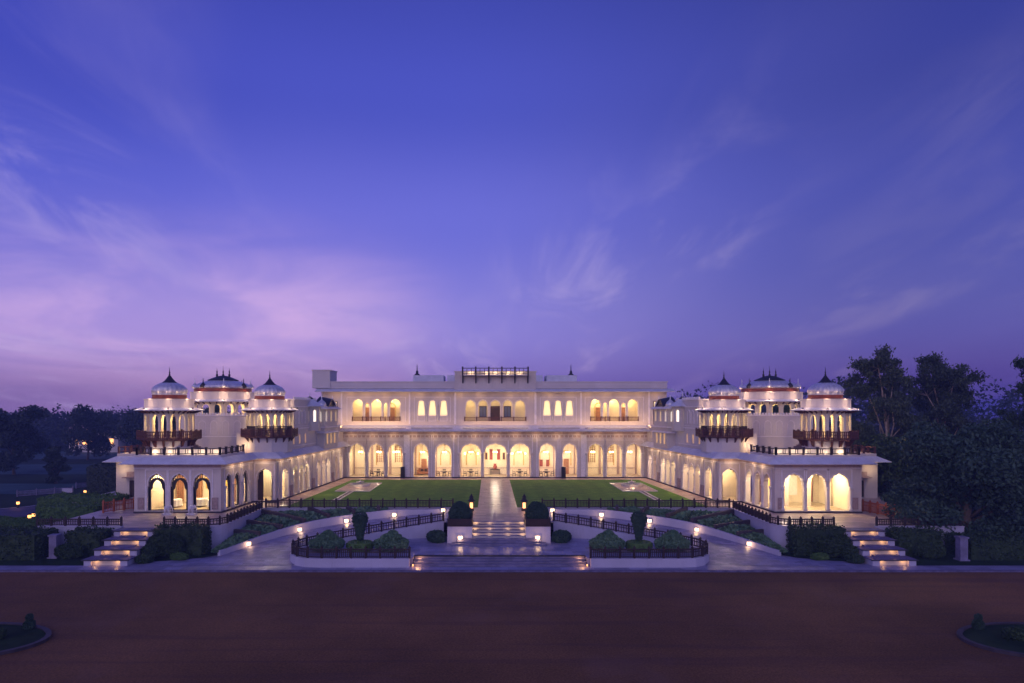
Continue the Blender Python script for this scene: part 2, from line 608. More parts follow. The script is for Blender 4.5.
def arch(w, spring, top, kind):
    h = top - spring
    out = []
    if kind == 'flat':
        return [(-w / 2, top), (w / 2, top)]
    n = 28 if kind == 'cusp' else 14
    lob = 7
    for k in range(n + 1):
        th = math.pi * k / n
        tip = math.exp(-((th - math.pi / 2) / .16) ** 2) * .10
        sc = 1.0
        if kind == 'cusp':
            sc = 1 - .10 * (1 - abs(math.sin(lob * th)) ** .8)
        x = -w / 2 * math.copysign(abs(math.cos(th)) ** .92, math.cos(th)) * sc
        z = spring + h * ((abs(math.sin(th)) ** .92) * sc * .93 + tip * .7)
        out.append((x, min(z, top)))
    for k in range(1, len(out)):
        if out[k][0] < out[k - 1][0]:
            out[k] = (out[k - 1][0], out[k][1])
    return out


# ------------------------------------------------------------------ objects
def tag(o, label=None, cat=None, group=None, kind=None):
    if label:
        o['label'] = label
    if cat:
        o['category'] = cat
    if group:
        o['group'] = group
    if kind:
        o['kind'] = kind
    return o


def empty(name, loc, label, cat, group=None, rz=0.0):
    o = bpy.data.objects.new(name, None)
    o.location = loc
    o.rotation_euler = (0, 0, rz)
    o.empty_display_size = .3
    COL.objects.link(o)
    return tag(o, label, cat, group)


def struct(name, mb, m, **k):
    return tag(mb.build(name, m, **k), kind='structure')


def dup(o, parent=None, loc=None, rz=None, sc=None, label=None, group=None):
    c = o.copy()
    COL.objects.link(c)
    c.parent = parent
    if loc is not None:
        c.location = loc
    if rz is not None:
        c.rotation_euler = (0, 0, rz)
    if sc is not None:
        c.scale = (sc, sc, sc) if isinstance(sc, (int, float)) else sc
    if label:
        c['label'] = label
    if group:
        c['group'] = group
    for ch in list(o.children):
        dup(ch, c)
    return c


def part_copy(o, parent, loc, rz=0.0):
    """another part with the same mesh, at a world position under an unrotated thing"""
    c = o.copy()
    COL.objects.link(c)
    c.parent = parent
    c.location = Vector(loc) - world_loc(parent)
    c.rotation_euler = (0, 0, rz)
    return c


def light(name, loc, w, col=WARM, parent=None, r=.12, typ='POINT', spot=None, rot=None, size=None):
    l = bpy.data.lights.new(name, typ)
    l.energy = w
    l.color = col
    if typ in ('POINT', 'SPOT'):
        l.shadow_soft_size = r
    if typ == 'SPOT':
        l.spot_size = spot or R(90)
        l.spot_blend = .6
    if typ == 'AREA':
        l.shape = 'RECTANGLE'
        l.size, l.size_y = size
    o = bpy.data.objects.new(name, l)
    COL.objects.link(o)
    if parent is not None:
        o.parent = parent
        o.location = Vector(loc) - world_loc(parent)
    else:
        o.location = loc
    if rot:
        o.rotation_euler = rot
    return o


SIDE = {-1: 'left', 1: 'right'}
ORD = ['first', 'second', 'third', 'fourth', 'fifth', 'sixth', 'seventh', 'eighth', 'ninth', 'tenth', 'eleventh', 'twelfth', 'thirteenth', 'fourteenth', 'fifteenth', 'sixteenth', 'seventeenth', 'eighteenth', 'nineteenth', 'twentieth']
DZ = -2.1          # the drive
FY = 100.4         # main facade plane
AW = lambda y: 24.0 - (y - 74) * (1.8 / 26.4)      # inner face of the wings

# ================================================================== GROUND
g = MB()
g.sheet([(-395, -60), (395, -60), (395, 395), (-395, 395)], DZ - .03)
struct('ground', g, 'ground')
g = MB()
g.sheet([(-140, -20), (140, -20), (140, 51.1), (-140, 51.1)], DZ)
struct('driveway', g, 'dirt')
g = MB()
g.box(-140, 140, 51.1, 52.6, DZ - .2, -1.98)
struct('footpath', g, 'pave')
g = MB()
g.box(-140, 140, 50.92, 51.1, DZ - .2, -1.96)
struct('kerb', g, 'kerb')

# terrace: one raised sheet with the two notches beside the landing
def corner(ax, ay, r, n=8):
    return [(ax + r - r * math.cos(t), ay + r - r * math.sin(t)) for t in [math.pi / 2 * (1 - k / n) for k in range(n + 1)]]

half = [(47, 125), (47, 73.5), (39.5, 73.0), (39.5, 58.15)] + [(x, y) for x, y in corner(23.65, 58.15, 1.4)] + [(23.65, 69.15), (4.5, 69.15), (4.5, 61.6), (2.5, 61.6)]
polyT = [(x, y) for x, y in half] + [(-x, y) for x, y in half[::-1]]
g = MB()
g.prism(polyT, DZ - .3, 0.0)
struct('terrace', g, 'terrace')

for s in (-1, 1):
    g = MB(s)
    g.sheet([(2.02, 70.0), (21.9, 70.0), (20.5, 98.0), (2.02, 98.0)], .012)
    struct('lawn', g, 'lawn')
    # stone margin along the wing and the fountain court
    g = MB(s)
    g.sheet([(21.94, 70.0), (23.62, 70.0), (23.62, 74.0), (AW(74), 74.0), (AW(99.8), 99.8), (2.02, 99.8), (2.02, 98.04), (20.54, 98.04)], .008)
    struct('paving_margin', g, 'pink')
g = MB()
g.sheet([(-1.98, 66.0), (1.98, 66.0), (1.98, 99.8), (-1.98, 99.8)], .016)
struct('path', g, 'pathm')

# middle platform, and the two island courts at the same level
g = MB()
g.prism([(-6.7, 53.6), (6.7, 53.6), (6.7, 61.5), (-6.7, 61.5)], DZ - .2, -1.4)
struct('platform', g, 'pave')
INN = [(4.5, 61.3, -.05), (8, 60.6, -.50), (11.8, 59.3, -.98), (14.7, 58.2, -1.32), (15.9, 57.0, -1.52), (16.5, 55.4, -1.70), (16.4, 53.9, -1.86), (15.7, 52.75, -1.95)]
OUT = [(4.5, 67.8, -.05), (8, 67.8, -.35), (11, 67.5, -.62), (14.6, 66.5, -.95), (17.0, 65.1, -1.18), (19.2, 63.0, -1.42), (21.0, 60.3, -1.64), (22.3, 57.3, -1.82), (23.4, 54.9, -1.93), (25.6, 53.2, -1.96), (29.0, 52.3, -1.97)]


def resample(pts, n):
    v = [Vector(p) for p in pts]
    # Catmull-Rom then even spacing
    dense = []
    for i in range(len(v) - 1):
        p0, p1, p2, p3 = v[max(i - 1, 0)], v[i], v[i + 1], v[min(i + 2, len(v) - 1)]
        for k in range(10):
            t = k / 10
            dense.append(.5 * ((2 * p1) + (-p0 + p2) * t + (2 * p0 - 5 * p1 + 4 * p2 - p3) * t * t + (-p0 + 3 * p1 - 3 * p2 + p3) * t ** 3))
    dense.append(v[-1])
    d = [0]
    for a, b in zip(dense, dense[1:]):
        d.append(d[-1] + (b - a).length)
    out = []
    for k in range(n):
        t = d[-1] * k / (n - 1)
        j = max(i for i in range(len(d)) if d[i] <= t + 1e-9)
        j = min(j, len(dense) - 2)
        f = (t - d[j]) / max(d[j + 1] - d[j], 1e-9)
        out.append(tuple(dense[j].lerp(dense[j + 1], min(f, 1))))
    return out


INr, OUr = resample(INN, 40), resample(OUT, 40)
for s in (-1, 1):
    g = MB(s)
    for k in range(39):
        a, b, c, d = INr[k], INr[k + 1], OUr[k + 1], OUr[k]
        for j in range(4):
            f0, f1 = j / 4, (j + 1) / 4
            L_ = lambda p, q, f: tuple(p[i] + (q[i] - p[i]) * f for i in range(3))
            g.poly(L_(a, d, f0), L_(b, c, f0), L_(b, c, f1), L_(a, d, f1))
    struct('ramp', g, 'ramp')
    # island floor
    isl = [(6.72, 52.7)] + [(x, y) for x, y, z in INr[::-1]] + [(6.72, 61.0)]
    isl = [p for p in isl if p[0] >= 6.7]
    g = MB(s)
    g.prism(isl, DZ - .2, -1.412)
    struct('island_paving', g, 'pave')
    # verge and paving in front of the terrace
    g = MB(s)
    g.sheet([(22.2, 58.2), (24.0, 55.4), (26.6, 54.2), (28.5, 53.9), (28.5, 58.2)], -1.955)
    g.sheet([(32.1, 52.7), (70, 52.7), (70, 58.2), (32.1, 58.2)], -1.955)
    struct('verge', g, 'verge')
    g = MB(s)
    g.sheet([(16.0, 52.6), (32.1, 52.6), (32.1, 58.2), (16.0, 58.2)], -1.99)
    struct('forecourt', g, 'pave')

# retaining walls
for s in (-1, 1):
    path = [(39.5, 58.0)] + corner(23.5, 58.0, 1.5) + [(23.5, 69.0), (4.55, 69.0)]
    path = [(28.55, 58.0)] + path[1:]
    g = MB(s)
    g.sweep(path, [(0, DZ), (.0, .04), (.06, .05), (.06, .14), (-.32, .14), (-.32, DZ)], side=1)
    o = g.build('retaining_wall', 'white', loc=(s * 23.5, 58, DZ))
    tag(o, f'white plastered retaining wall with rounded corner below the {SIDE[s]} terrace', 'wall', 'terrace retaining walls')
    g = MB(s)
    g.sweep([(39.5, 58.0), (32.05, 58.0)], [(0, DZ), (.0, .04), (.06, .05), (.06, .14), (-.32, .14), (-.32, DZ)], side=1)
    o = g.build('retaining_wall', 'white', loc=(s * 36, 58, DZ))
    tag(o, f'short retaining wall behind the hedge outside the {SIDE[s]} lit steps', 'wall', 'terrace retaining walls')
    # island kerb wall: outer edge of the island and the side of the ramp
    g = MB(s)
    pth = [(p[0], p[1], 0) for p in INr[1:]] + [(14.9, 52.2, 0), (13.8, 52.05, 0), (6.9, 52.05, 0)]
    n = len(pth)
    tops = [max(p[2] + .02, -1.42) for p in INr[1:]] + [-1.42] * 3
    secs = []
    for k in range(n):
        p = Vector(pth[k][:2])
        d = (Vector(pth[min(k + 1, n - 1)][:2]) - Vector(pth[max(k - 1, 0)][:2])).normalized()
        nv = Vector((-d.y, d.x))
        secs.append(g.add([(p.x + nv.x * o_, p.y + nv.y * o_, z) for o_, z in ((-.13, DZ), (-.13, tops[k] + .12), (.13, tops[k] + .12), (.13, DZ))]))
    for a, b in zip(secs, secs[1:]):
        for j in range(4):
            g.f.append([a[j], a[(j + 1) % 4], b[(j + 1) % 4], b[j]])
    g.f.append(secs[0]); g.f.append(secs[-1])
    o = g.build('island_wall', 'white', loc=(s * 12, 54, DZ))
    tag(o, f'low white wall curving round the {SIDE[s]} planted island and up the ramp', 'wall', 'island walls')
    ISL_PATH = [(pth[k][0], pth[k][1], tops[k] + .12) for k in range(n)]
    # sloped planting bed between ramp kerb and retaining wall
    bed = empty('planting_bed', (s * 18, 66, -1), f'sloping planted bed with dark dividers between ramp and {SIDE[s]} retaining wall', 'planting bed', 'ramp planting beds')
    kp = [p for p in OUr if p[0] <= 23.1]
    g = MB(s)
    for a, b in zip(kp, kp[1:]):
        pass
    g.sweep([(p[0], p[1], min(p[2] - .30 * max(0, min(1, (p[0] - 18.5) / 4)), -.60)) for p in kp], [(-.16, -.6), (-.16, .74), (.12, .74), (.12, -.6)], side=1)
    g.build('kerb_wall', 'white', bed)

    def wallpt(p):
        cx0, cy0 = 10.0, 58.2
        d = Vector((p[0] - cx0, p[1] - cy0))
        if p[0] < 10.5:
            return (p[0], 68.97)
        ts = []
        if d.x > 1e-6:
            ts.append((23.47 - cx0) / d.x)
        if d.y > 1e-6:
            ts.append((68.97 - cy0) / d.y)
        t = min(ts)
        return (cx0 + d.x * t, cy0 + d.y * t)

    g = MB(s)
    bedpts = []
    for p in kp:
        w = wallpt(p)
        row = []
        wid = math.hypot(w[0] - p[0], w[1] - p[1])
        b0_ = min(p[2] + .62 - .30 * max(0, min(1, (p[0] - 18.5) / 4)), -.04)
        zt = b0_ + min(.05 * wid, max(.0, -.12 - b0_))
        for j in range(5):
            f = j / 4
            row.append((p[0] + (w[0] - p[0]) * f, p[1] + (w[1] - p[1]) * f, b0_ + (zt - b0_) * f))
        bedpts.append(row)
    for r0, r1 in zip(bedpts, bedpts[1:]):
        for j in range(4):
            g.poly(r0[j], r1[j], r1[j + 1], r0[j + 1])
    g.build('soil', 'soil', bed)
    step = [9, 12, 15, 18, 21, 24]
    for k in step:
        if k < len(bedpts):
            g = MB(s)
            a, b = bedpts[k][0], bedpts[k][4]
            g.bar((a[0], a[1], a[2] + .30), (b[0], b[1], b[2] + .30), .30, .42)
            g.build('divider', 'darkkerb', bed)
    # ground cover
    rs = random.Random(3 + s)
    g = MB(s)
    for i in range(2, len(bedpts) - 1):
        for _ in range(260):
            f, t = rs.random(), rs.random() * .92 + .02
            if any(abs(i + f - k) < .16 for k in step):
                continue
            if bedpts[i][0][0] < 10.5:
                continue
            a = Vector(bedpts[i][0]).lerp(Vector(bedpts[i + 1][0]), f)
            b = Vector(bedpts[i][4]).lerp(Vector(bedpts[i + 1][4]), f)
            p = a.lerp(b, t)
            wid = (b - a).length
            ph = (.10 + .45 * abs(math.sin((i + f) * 1.05)) * math.sin(math.pi * min(1, t + .1))) * min(1, wid / 2.2)
            p.z += rs.random() * ph + .04
            sz_ = .10 + rs.random() * .10
            u = Vector((rs.uniform(-1, 1), rs.uniform(-1, 1), rs.uniform(-.6, .6))).normalized() * sz_
            v = Vector((rs.uniform(-1, 1), rs.uniform(-1, 1), rs.uniform(-.3, 1))).normalized() * sz_
            g.poly(p - u, p + v, p + u, p - v)
    o = g.build('ground_cover', 'leaf_bush', loc=(s * 18, 66, -1), raw=True)
    tag(o, f'low green ground cover on the sloping bed left of none' if False else f'low green ground cover in the sloping {SIDE[s]} ramp bed', 'ground cover', kind='stuff')

# ------------------------------------------------------------------ steps
def add_step_light(parent, loc, w, r=.04):
    return light('strip_light', loc, w, WARM, parent, r)


lower = empty('stone_steps', (0, 52.9, DZ), 'wide lower flight of stone steps rising from the drive to the platform', 'steps')
n = 4
for k in range(n):
    g = MB()
    y0 = 52.25 + k * .36
    zt = DZ + .12 + (k + 1) * (.58 / n)
    g.box(-6.6, 6.6, y0 + .06, 53.62 + .02 * k, DZ, zt - .05)
    g.build('riser', 'step', lower)
    g = MB()
    g.box(-6.68, 6.68, y0, y0 + .44, zt - .048, zt)
    g.build('tread', 'treadlip' if k == n - 1 else 'step', lower)
for s in (-1, 1):
    g = MB(s)
    g.box(6.62, 6.70, 52.12, 52.24, -1.92, -1.80)
    g.build('step_lamp', 'amber', lower)
    light('strip_light', (s * 6.3, 52.05, -1.78), 9, AMBER, lower, .1)
    light('strip_light', (s * 6.2, 53.0, -1.45), 14, AMBER, lower, .1)
upper = empty('stone_steps', (0, 59, -1.4), 'narrower upper flight of lit steps between the two bush planters', 'steps')
for k in range(3):
    g = MB()
    y0 = 57.3 + k * .42
    zt = -1.4 + (k + 1) * .15
    hw = 4.0 - k * .42
    g.box(-hw, hw, y0 + .05, 59.0, -1.4 + .004 * k, zt - .05)
    g.build('riser', 'step', upper)
    g = MB()
    g.box(-hw - .06, hw + .06, y0, y0 + .5, zt - .048, zt)
    g.build('tread', 'step', upper)
for k in range(6):
    g = MB()
    y0 = 58.6 + k * .5
    zt = -.95 + (k + 1) * .158
    g.box(-2.28, 2.28, y0 + .06, 61.62, -1.3 + .004 * k, zt - .05)
    g.build('riser', 'marble', upper)
    g = MB()
    g.box(-2.29, 2.29, y0, y0 + .58, zt - .048, zt + (.006 if k == 5 else 0))
    g.build('tread', 'step', upper)
    if k in (1, 3, 5):
        for s in (-1, 1):
            light('strip_light', (s * 2.05, y0 - .18, zt - .1), 9 if k < 5 else 11, (1, .60, .26), upper, .2)
            light('strip_light', (s * .8, y0 - .22, zt - .08), 6, (1, .60, .26), upper, .2)

# side steps with lit recesses
for s in (-1, 1):
    st = empty('terrace_steps', (s * 30.3, 55, DZ), f'broad steps with lit risers climbing to the {SIDE[s]} pavilion terrace', 'steps', 'lit terrace steps')
    for k in range(4):
        y0 = 52.5 + k * 1.4
        zb = DZ + .1 + k * .5
        zt = zb + .5
        for xa, xb in ((28.65, 29.2), (31.45, 32.0)):
            g = MB(s)
            g.box(xa, xb, y0, y0 + 1.7, DZ, zt - .07)
            g.build('side_block', 'white', st)
        g = MB(s)
        g.box(29.2, 31.45, y0 + .28, y0 + 1.7, DZ + .002 * k, zt - .07)
        g.build('riser', 'marble', st)
        g = MB(s)
        g.box(28.55, 32.1, y0 - .06, y0 + 1.42, zt - .068, zt)
        g.build('tread', 'kerb', st)
        g = MB(s)
        g.box(28.5, 32.15, y0 - .10, y0 - .06, zt - .085, zt + .004)
        g.build('nosing', 'treadlip', st)
        if k:
            g = MB(s)
            g.box(29.3, 31.35, y0 - .42, y0 - .05, zb, zb + .12)
            g.build('half_step', 'kerb', st)
        for xx, ww in ((29.5, 4.5), (31.15, 4.5)):
            light('strip_light', (s * xx, y0 + .04, zt - .20), ww, (1, .50, .17), st, .07)

# planters beside the steps
PLAN = {}
for s in (-1, 1):
    pl = empty('planter', (s * 3.35, 60, -1.4), f'white square planter pedestal with dark wood rim on the {SIDE[s]} of the upper steps', 'planter', 'step planters')
    g = MB(s)
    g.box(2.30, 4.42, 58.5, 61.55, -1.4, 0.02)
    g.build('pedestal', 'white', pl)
    g = MB(s)
    g.box(2.26, 4.46, 58.46, 61.59, .02, .10)
    g.box(2.32, 4.40, 58.52, 58.60, .10, .58)
    g.box(2.32, 2.40, 58.60, 61.5, .10, .58)
    g.box(4.32, 4.40, 58.60, 61.5, .10, .58)
    g.box(2.28, 4.44, 58.48, 58.64, .58, .66)
    g.box(2.28, 2.44, 58.64, 61.5, .58, .66)
    g.box(4.28, 4.44, 58.64, 61.5, .58, .66)
    for x in np.arange(2.45, 4.4, .16):
        g.box(x, x + .05, 58.50, 58.52, .12, .56)
    g.build('rim', 'wood', pl)
    g = MB(s)
    g.box(2.40, 4.32, 58.60, 61.5, .10, .40)
    g.build('soil', 'soil', pl)

# ================================================================== PALACE
PAL = empty('palace', (0, 100, 0), 'long white two-storey palace with domed corner kiosks and lit arcades', 'palace')

# ---- main block
GF = [(c, w, .16, 3.75, 5.1, 'cusp') for c, w in ((0, 3.35), (-3.65, 3.0), (3.65, 3.0), (-7.65, 2.4), (7.65, 2.4), (-10.95, 2.15), (10.95, 2.15), (-14.75, 2.25), (14.75, 2.25), (-17.55, 2.25), (17.55, 2.25), (-20.35, 2.25), (20.35, 2.25))]
FF = []
for s in (-1, 1):
    for c, w, sp, tp in ((20.25, 1.5, 10.75, 11.6), (18.85, .65, 10.5, 11.1), (17.5, 1.5, 10.75, 11.6), (16.15, .65, 10.5, 11.1), (14.75, 1.5, 10.75, 11.6)):
        FF.append((s * c, w, 8.35, sp, tp, 'ogee'))
    for c in (10.9, 9.25, 7.6):
        FF.append((s * c, 1.1, 9.2, 10.8, 11.4, 'ogee'))
for c in (0, 1.82, -1.82, 3.64, -3.64):
    FF.append((c, 1.5, 8.35, 10.5, 11.5, 'cusp'))
HW = 25.2
P0, P1 = (-HW, FY), (HW, FY)
sh = lambda ops: [(o[0] + HW, *o[1:]) for o in ops]
g = MB(); g.wall(P0, P1, 0.0, 7.3, .55, sh(GF), side=-1)
g.build('wall', 'plaster', PAL)
g = MB(); g.wall(P0, P1, 7.3, 13.0, .55, sh(FF), side=-1)
g.build('wall', 'plaster', PAL)
g = MB()
g.box(-HW, HW, 106.0, 125, 0, 13.2)
g.box(-HW, -HW + .5, 100.96, 106.0, 0, 13.0)
g.box(HW - .5, HW, 100.96, 106.0, 0, 13.0)
g.build('wall', 'plaster', PAL)
# trim
for o in sh(GF):
    g = MB()
    g.archtrim(P0, P1, o, side=-1, t=.05, wd=.10, frame=(.24 if o[1] > 2.3 else .22, 5.55))
    g.build('arch_moulding', 'trim', PAL)
for o in sh(FF):
    g = MB()
    g.archtrim(P0, P1, o, side=-1, t=.045, wd=.09)
    g.build('arch_moulding', 'trim', PAL)
# spandrel rosettes, panel lines and pilasters
g = MB()
for x in (-12.75, 12.75, -13.05, 13.05, -6.1, 6.1, -9.35, 9.35, -5.45, 5.45):
    g.box(x - .07, x + .07, FY - .09, FY - .02, .2, 6.3)
for x in (-13.0, 13.0):
    g.box(x - .42, x + .42, FY - .06, FY - .015, .2, 6.35)
g.box(-HW, HW, FY - .10, FY - .01, 5.85, 5.93)
g.box(-HW, HW, FY - .08, FY - .012, 6.32, 6.40)
for x in np.arange(-24.6, 24.7, .62):
    g.box(x - .05, x + .05, FY - .05, FY - .013, 5.98, 6.28)
for s in (-1, 1):
    for x0, x1 in ((13.2, 21.8), (6.6, 11.9)):
        g.box(min(s * x0, s * x1), max(s * x0, s * x1), FY - .05, FY - .012, 11.85, 11.93)
        for xx in (x0, x1):
            g.box(s * xx - .04, s * xx + .04, FY - .05, FY - .012, 8.3, 11.85)
    g.box(s * 12.6 - .12, s * 12.6 + .12, FY - .07, FY - .014, 7.9, 12.6)
    g.box(s * 5.9 - .16, s * 5.9 + .16, FY - .10, FY - .014, 7.9, 12.6)
    g.box(s * 22.6 - .12, s * 22.6 + .12, FY - .07, FY - .014, 7.9, 12.6)
g.box(-5.0, 5.0, FY - .06, FY - .012, 11.75, 11.83)
g.build('pilaster_trim', 'trim', PAL)
g = MB()
g.box(-HW, HW, FY - .04, FY - .011, 6.42, 6.95)
g.box(-HW, HW, FY - .035, FY - .0112, 5.94, 6.31)
g.build('frieze', 'rose', PAL)
# attached columns between the paired arches
colm = None
for x in (-16.15, -18.95, 16.15, 18.95, -21.75, 21.75, -13.4, 13.4, -1.92, 1.92, -5.3, 5.3):
    if colm is None:
        g = MB()
        g.lathe(x, FY - .10, [(.20, .16), (.20, .5), (.13, .6), (.15, 1.6), (.12, 3.2), (.17, 3.35), (.22, 3.5), (.24, 3.75)], 10)
        colm = g.build('column', 'marble', PAL, smooth=True)
        cx0 = x
    else:
        c = part_copy(colm, PAL, world_loc(PAL) + Vector((x - cx0, 0, 0)))
# plinth
g = MB()
g.box(-22.0, 22.0, FY - .28, FY - .02, 0.02, .155)
g.build('plinth', 'darkkerb', PAL)
# eaves and cornice
EAVE = lambda pr, zt, zl, th=.10: [(0, zt), (0, zt - .22), (pr, zl - th), (pr + .03, zl), (pr - .02, zl + .03)]
g = MB()
g.sweep([(-HW - .1, FY), (HW + .1, FY)], EAVE(1.9, 7.75, 6.98), side=-1)
g.build('eave', 'eave', PAL)
g = MB()
for x in np.arange(-22.2, 22.3, 1.0):
    g.poly((x - .06, FY - .02, 7.35), (x - .06, FY - .9, 7.15), (x - .06, FY - .02, 6.75), )
    g.poly((x + .06, FY - .02, 7.35), (x + .06, FY - .9, 7.15), (x + .06, FY - .02, 6.75))
    g.poly((x - .06, FY - .02, 6.75), (x + .06, FY - .02, 6.75), (x + .06, FY - .9, 7.15), (x - .06, FY - .9, 7.15))
g.build('eave_brackets', 'plaster', PAL)
g = MB()
g.sweep([(-HW - 1.0, FY), (HW + .9, FY)], [(0, 13.15), (0, 12.85), (.3, 12.72), (1.25, 12.62), (1.3, 12.72), (.4, 13.0)], side=-1)
g.build('cornice', 'eave', PAL)
g = MB()
g.box(-HW - .3, HW, FY - .25, FY + .15, 13.15, 14.05)
g.box(-HW - .4, HW + .1, FY - .33, FY + .22, 14.05, 14.2)
g.box(-HW - .34, HW + .05, FY - .31, FY - .25, 13.5, 13.58)
g.box(-HW, HW, FY + .15, 125, 13.15, 13.3)
g.box(-HW - .3, -HW, FY - .25, FY + 6, 11.5, 14.05)
g.build('parapet', 'plaster_white', PAL)
# raised centre
g = MB()
g.box(-5.95, 5.95, FY - .45, FY - .255, 12.95, 15.55)
g.box(-6.05, 6.05, FY - .52, FY + .4, 15.55, 15.7)
g.box(-5.95, 5.95, FY - .255, FY + .3, 14.2, 15.55)
g.box(-5.95, -5.7, FY - .50, FY - .45, 12.95, 15.55)
g.box(5.7, 5.95, FY - .50, FY - .45, 12.95, 15.55)
g.build('parapet', 'plaster', PAL)
gal = MB()
gal.box(-4.85, 4.85, FY - 1.35, FY - .46, 14.98, 15.12)
GAL = gal.build('gallery', 'plaster', PAL)
g = MB()
for k in range(6):
    x = -4.75 + k * 1.9
    g.box(x - .11, x + .11, FY - 1.4, FY - 1.2, 14.98, 16.3)
    g.poly((x - .08, FY - .46, 14.98), (x - .08, FY - 1.3, 14.98), (x - .08, FY - .46, 13.9))
    g.poly((x + .08, FY - .46, 14.98), (x + .08, FY - 1.3, 14.98), (x + .08, FY - .46, 13.9))
    g.poly((x - .08, FY - 1.3, 14.98), (x + .08, FY - 1.3, 14.98), (x + .08, FY - .46, 13.9), (x - .08, FY - .46, 13.9))
    if k < 5:
        for q in (.62, 1.26):
            g.box(x + q - .04, x + q + .04, FY - 1.34, FY - 1.26, 15.1, 16.0)
g.box(-4.85, 4.85, FY - 1.34, FY - 1.26, 16.02, 16.12)
g.box(-4.85, 4.85, FY - 1.33, FY - 1.27, 15.25, 15.32)
g.box(-4.85, 4.85, FY - 1.33, FY - 1.27, 15.62, 15.67)
g.build('railing', 'wood', GAL)
for x in (-3.6, -1.2, 0.1, 1.9, 3.5):
    light('gallery_light', (x, FY - .85, 15.3), 22, CREAM, GAL, .08)
# rooms on the roof
for s in (-1, 1):
    g = MB(s)
    g.box(8.0, 12.7, 106, 111, 13.3, 15.4)
    g.build('roof_room', 'eave', PAL)
    g = MB(s)
    g.box(6.3, 7.4, 106, 111, 13.3, 15.4)
    g.build('roof_room', 'eave', PAL)
g = MB()
for x in (-12.2, 11.9):
    g.lathe(x, 107, [(.42, 15.4), (.42, 15.55), (.2, 15.75), (.22, 16.0), (.08, 16.2), (.05, 16.9), (.01, 17.2)], 10)
    g.build('finial', 'blackcap', PAL, smooth=True)
    g = MB()
g = MB()
g.box(-26.8, -24.2, FY - .4, FY + 4, 13.2, 15.75)
g.box(-26.9, -24.1, FY - .5, FY + 4.1, 15.75, 15.9)
g.build('turret', 'plaster_white', PAL)
# end windows beside the wings
for s in (-1, 1):
    g = MB(s)
    g.box(23.3, 24.15, FY - .05, FY - .015, 7.9, 11.2)
    g.build('window', 'pane_pale', PAL)
    g = MB(s)
    g.box(23.2, 23.3, FY - .10, FY - .01, 7.9, 11.3)
    g.box(24.15, 24.25, FY - .10, FY - .01, 7.9, 11.3)
    g.box(23.2, 24.25, FY - .10, FY - .01, 11.2, 11.3)
    g.box(23.3, 24.15, FY - .11, FY - .055, 10.0, 10.12)
    g.box(23.75, 24.15, FY - .12, FY - .055, 7.9, 9.9)
    g.build('window_frame', 'door', PAL)

# ---- main block rooms
g = MB()
g.box(-24.7, 24.7, 105.3, 105.5, .12, 6.7)
for x in (-12.9, 12.9, -22.0, 22.0):
    g.box(x - .12, x + .12, 100.96, 105.3, .12, 6.7)
g.build('room_wall', 'cream', PAL)
g = MB(); g.box(-24.7, 24.7, 100.30, 105.5, .02, .12)
g.build('room_floor', 'roomfloor', PAL)
g = MB(); g.box(-24.7, 24.7, 100.96, 105.5, 6.7, 6.85)
g.build('room_ceiling', 'cream', PAL)
# mouldings, niches and doorways on the back wall
g = MB()
bw = 105.3
for c, w, *_ in GF:
    for dx in (-w / 2 - .18, w / 2 + .18):
        g.box(c + dx - .09, c + dx + .09, bw - .10, bw - .004, .12, 5.6)
    g.box(c - w / 2 - .2, c + w / 2 + .2, bw - .07, bw - .006, 5.6, 5.75)
    g.box(c - w / 2 - .2, c + w / 2 + .2, bw - .07, bw - .006, 1.05, 1.13)
g.build('room_moulding', 'jali', PAL)
for c in (-17.55, 17.55, -3.65, 3.65, -7.65, 7.65, -10.95, 10.95):
    g = MB()
    g.archtrim((c - 2, bw), (c + 2, bw), (2.0, 1.3, 1.5, 3.0, 3.7, 'ogee'), side=-1, t=.06, wd=.16)
    g.build('niche_moulding', 'gold_panel', PAL)

for s in (-1, 1):
    for c in (14.2, 17.0):
        g = MB(s)
        for k in range(4):
            g.box(c + .2 + k * .3, c + .25 + k * .3, bw - .12, bw - .05, 2.0, 4.3)
        for k in range(9):
            g.box(c + .2, c + 1.15, bw - .115, bw - .055, 2.0 + k * .27, 2.05 + k * .27)
        g.box(c + .12, c + .20, bw - .13, bw - .045, 1.9, 4.4)
        g.box(c + 1.15, c + 1.23, bw - .13, bw - .045, 1.9, 4.4)
        g.box(c + .12, c + 1.23, bw - .135, bw - .04, 4.4, 4.5)
        g.build('lattice_window', 'sofa', PAL)
    for c in (10.95,):
        g = MB(s)
        g.box(c - .42, c + .42, bw - .05, bw - .008, .14, 2.5)
        g.build('room_door', 'sofa', PAL)
g = MB()
for s in (-1, 1):
    g.box(min(s * 13.3, s * 21.8), max(s * 13.3, s * 21.8), 103.2, 103.4, 8.2, 12.6)
    g.box(min(s * 6.6, s * 12.0), max(s * 6.6, s * 12.0), 103.2, 103.4, 8.2, 12.6)
    for x in (13.3, 21.9, 6.5, 12.1):
        g.box(s * x - .07, s * x + .07, 100.96, 103.4, 8.2, 12.6)
g.box(-5.2, 5.2, 103.2, 103.4, 8.2, 12.6)
for x in (-5.2, 5.2):
    g.box(x - .07, x + .07, 100.96, 103.4, 8.2, 12.6)
g.build('room_wall', 'cream', PAL)
g = MB()
g.box(-HW + .5, HW - .5, 100.96, 105.2, 8.1, 8.2)
g.box(-HW + .5, HW - .5, 100.96, 105.2, 12.6, 12.7)
g.build('loggia_floor', 'cream', PAL)
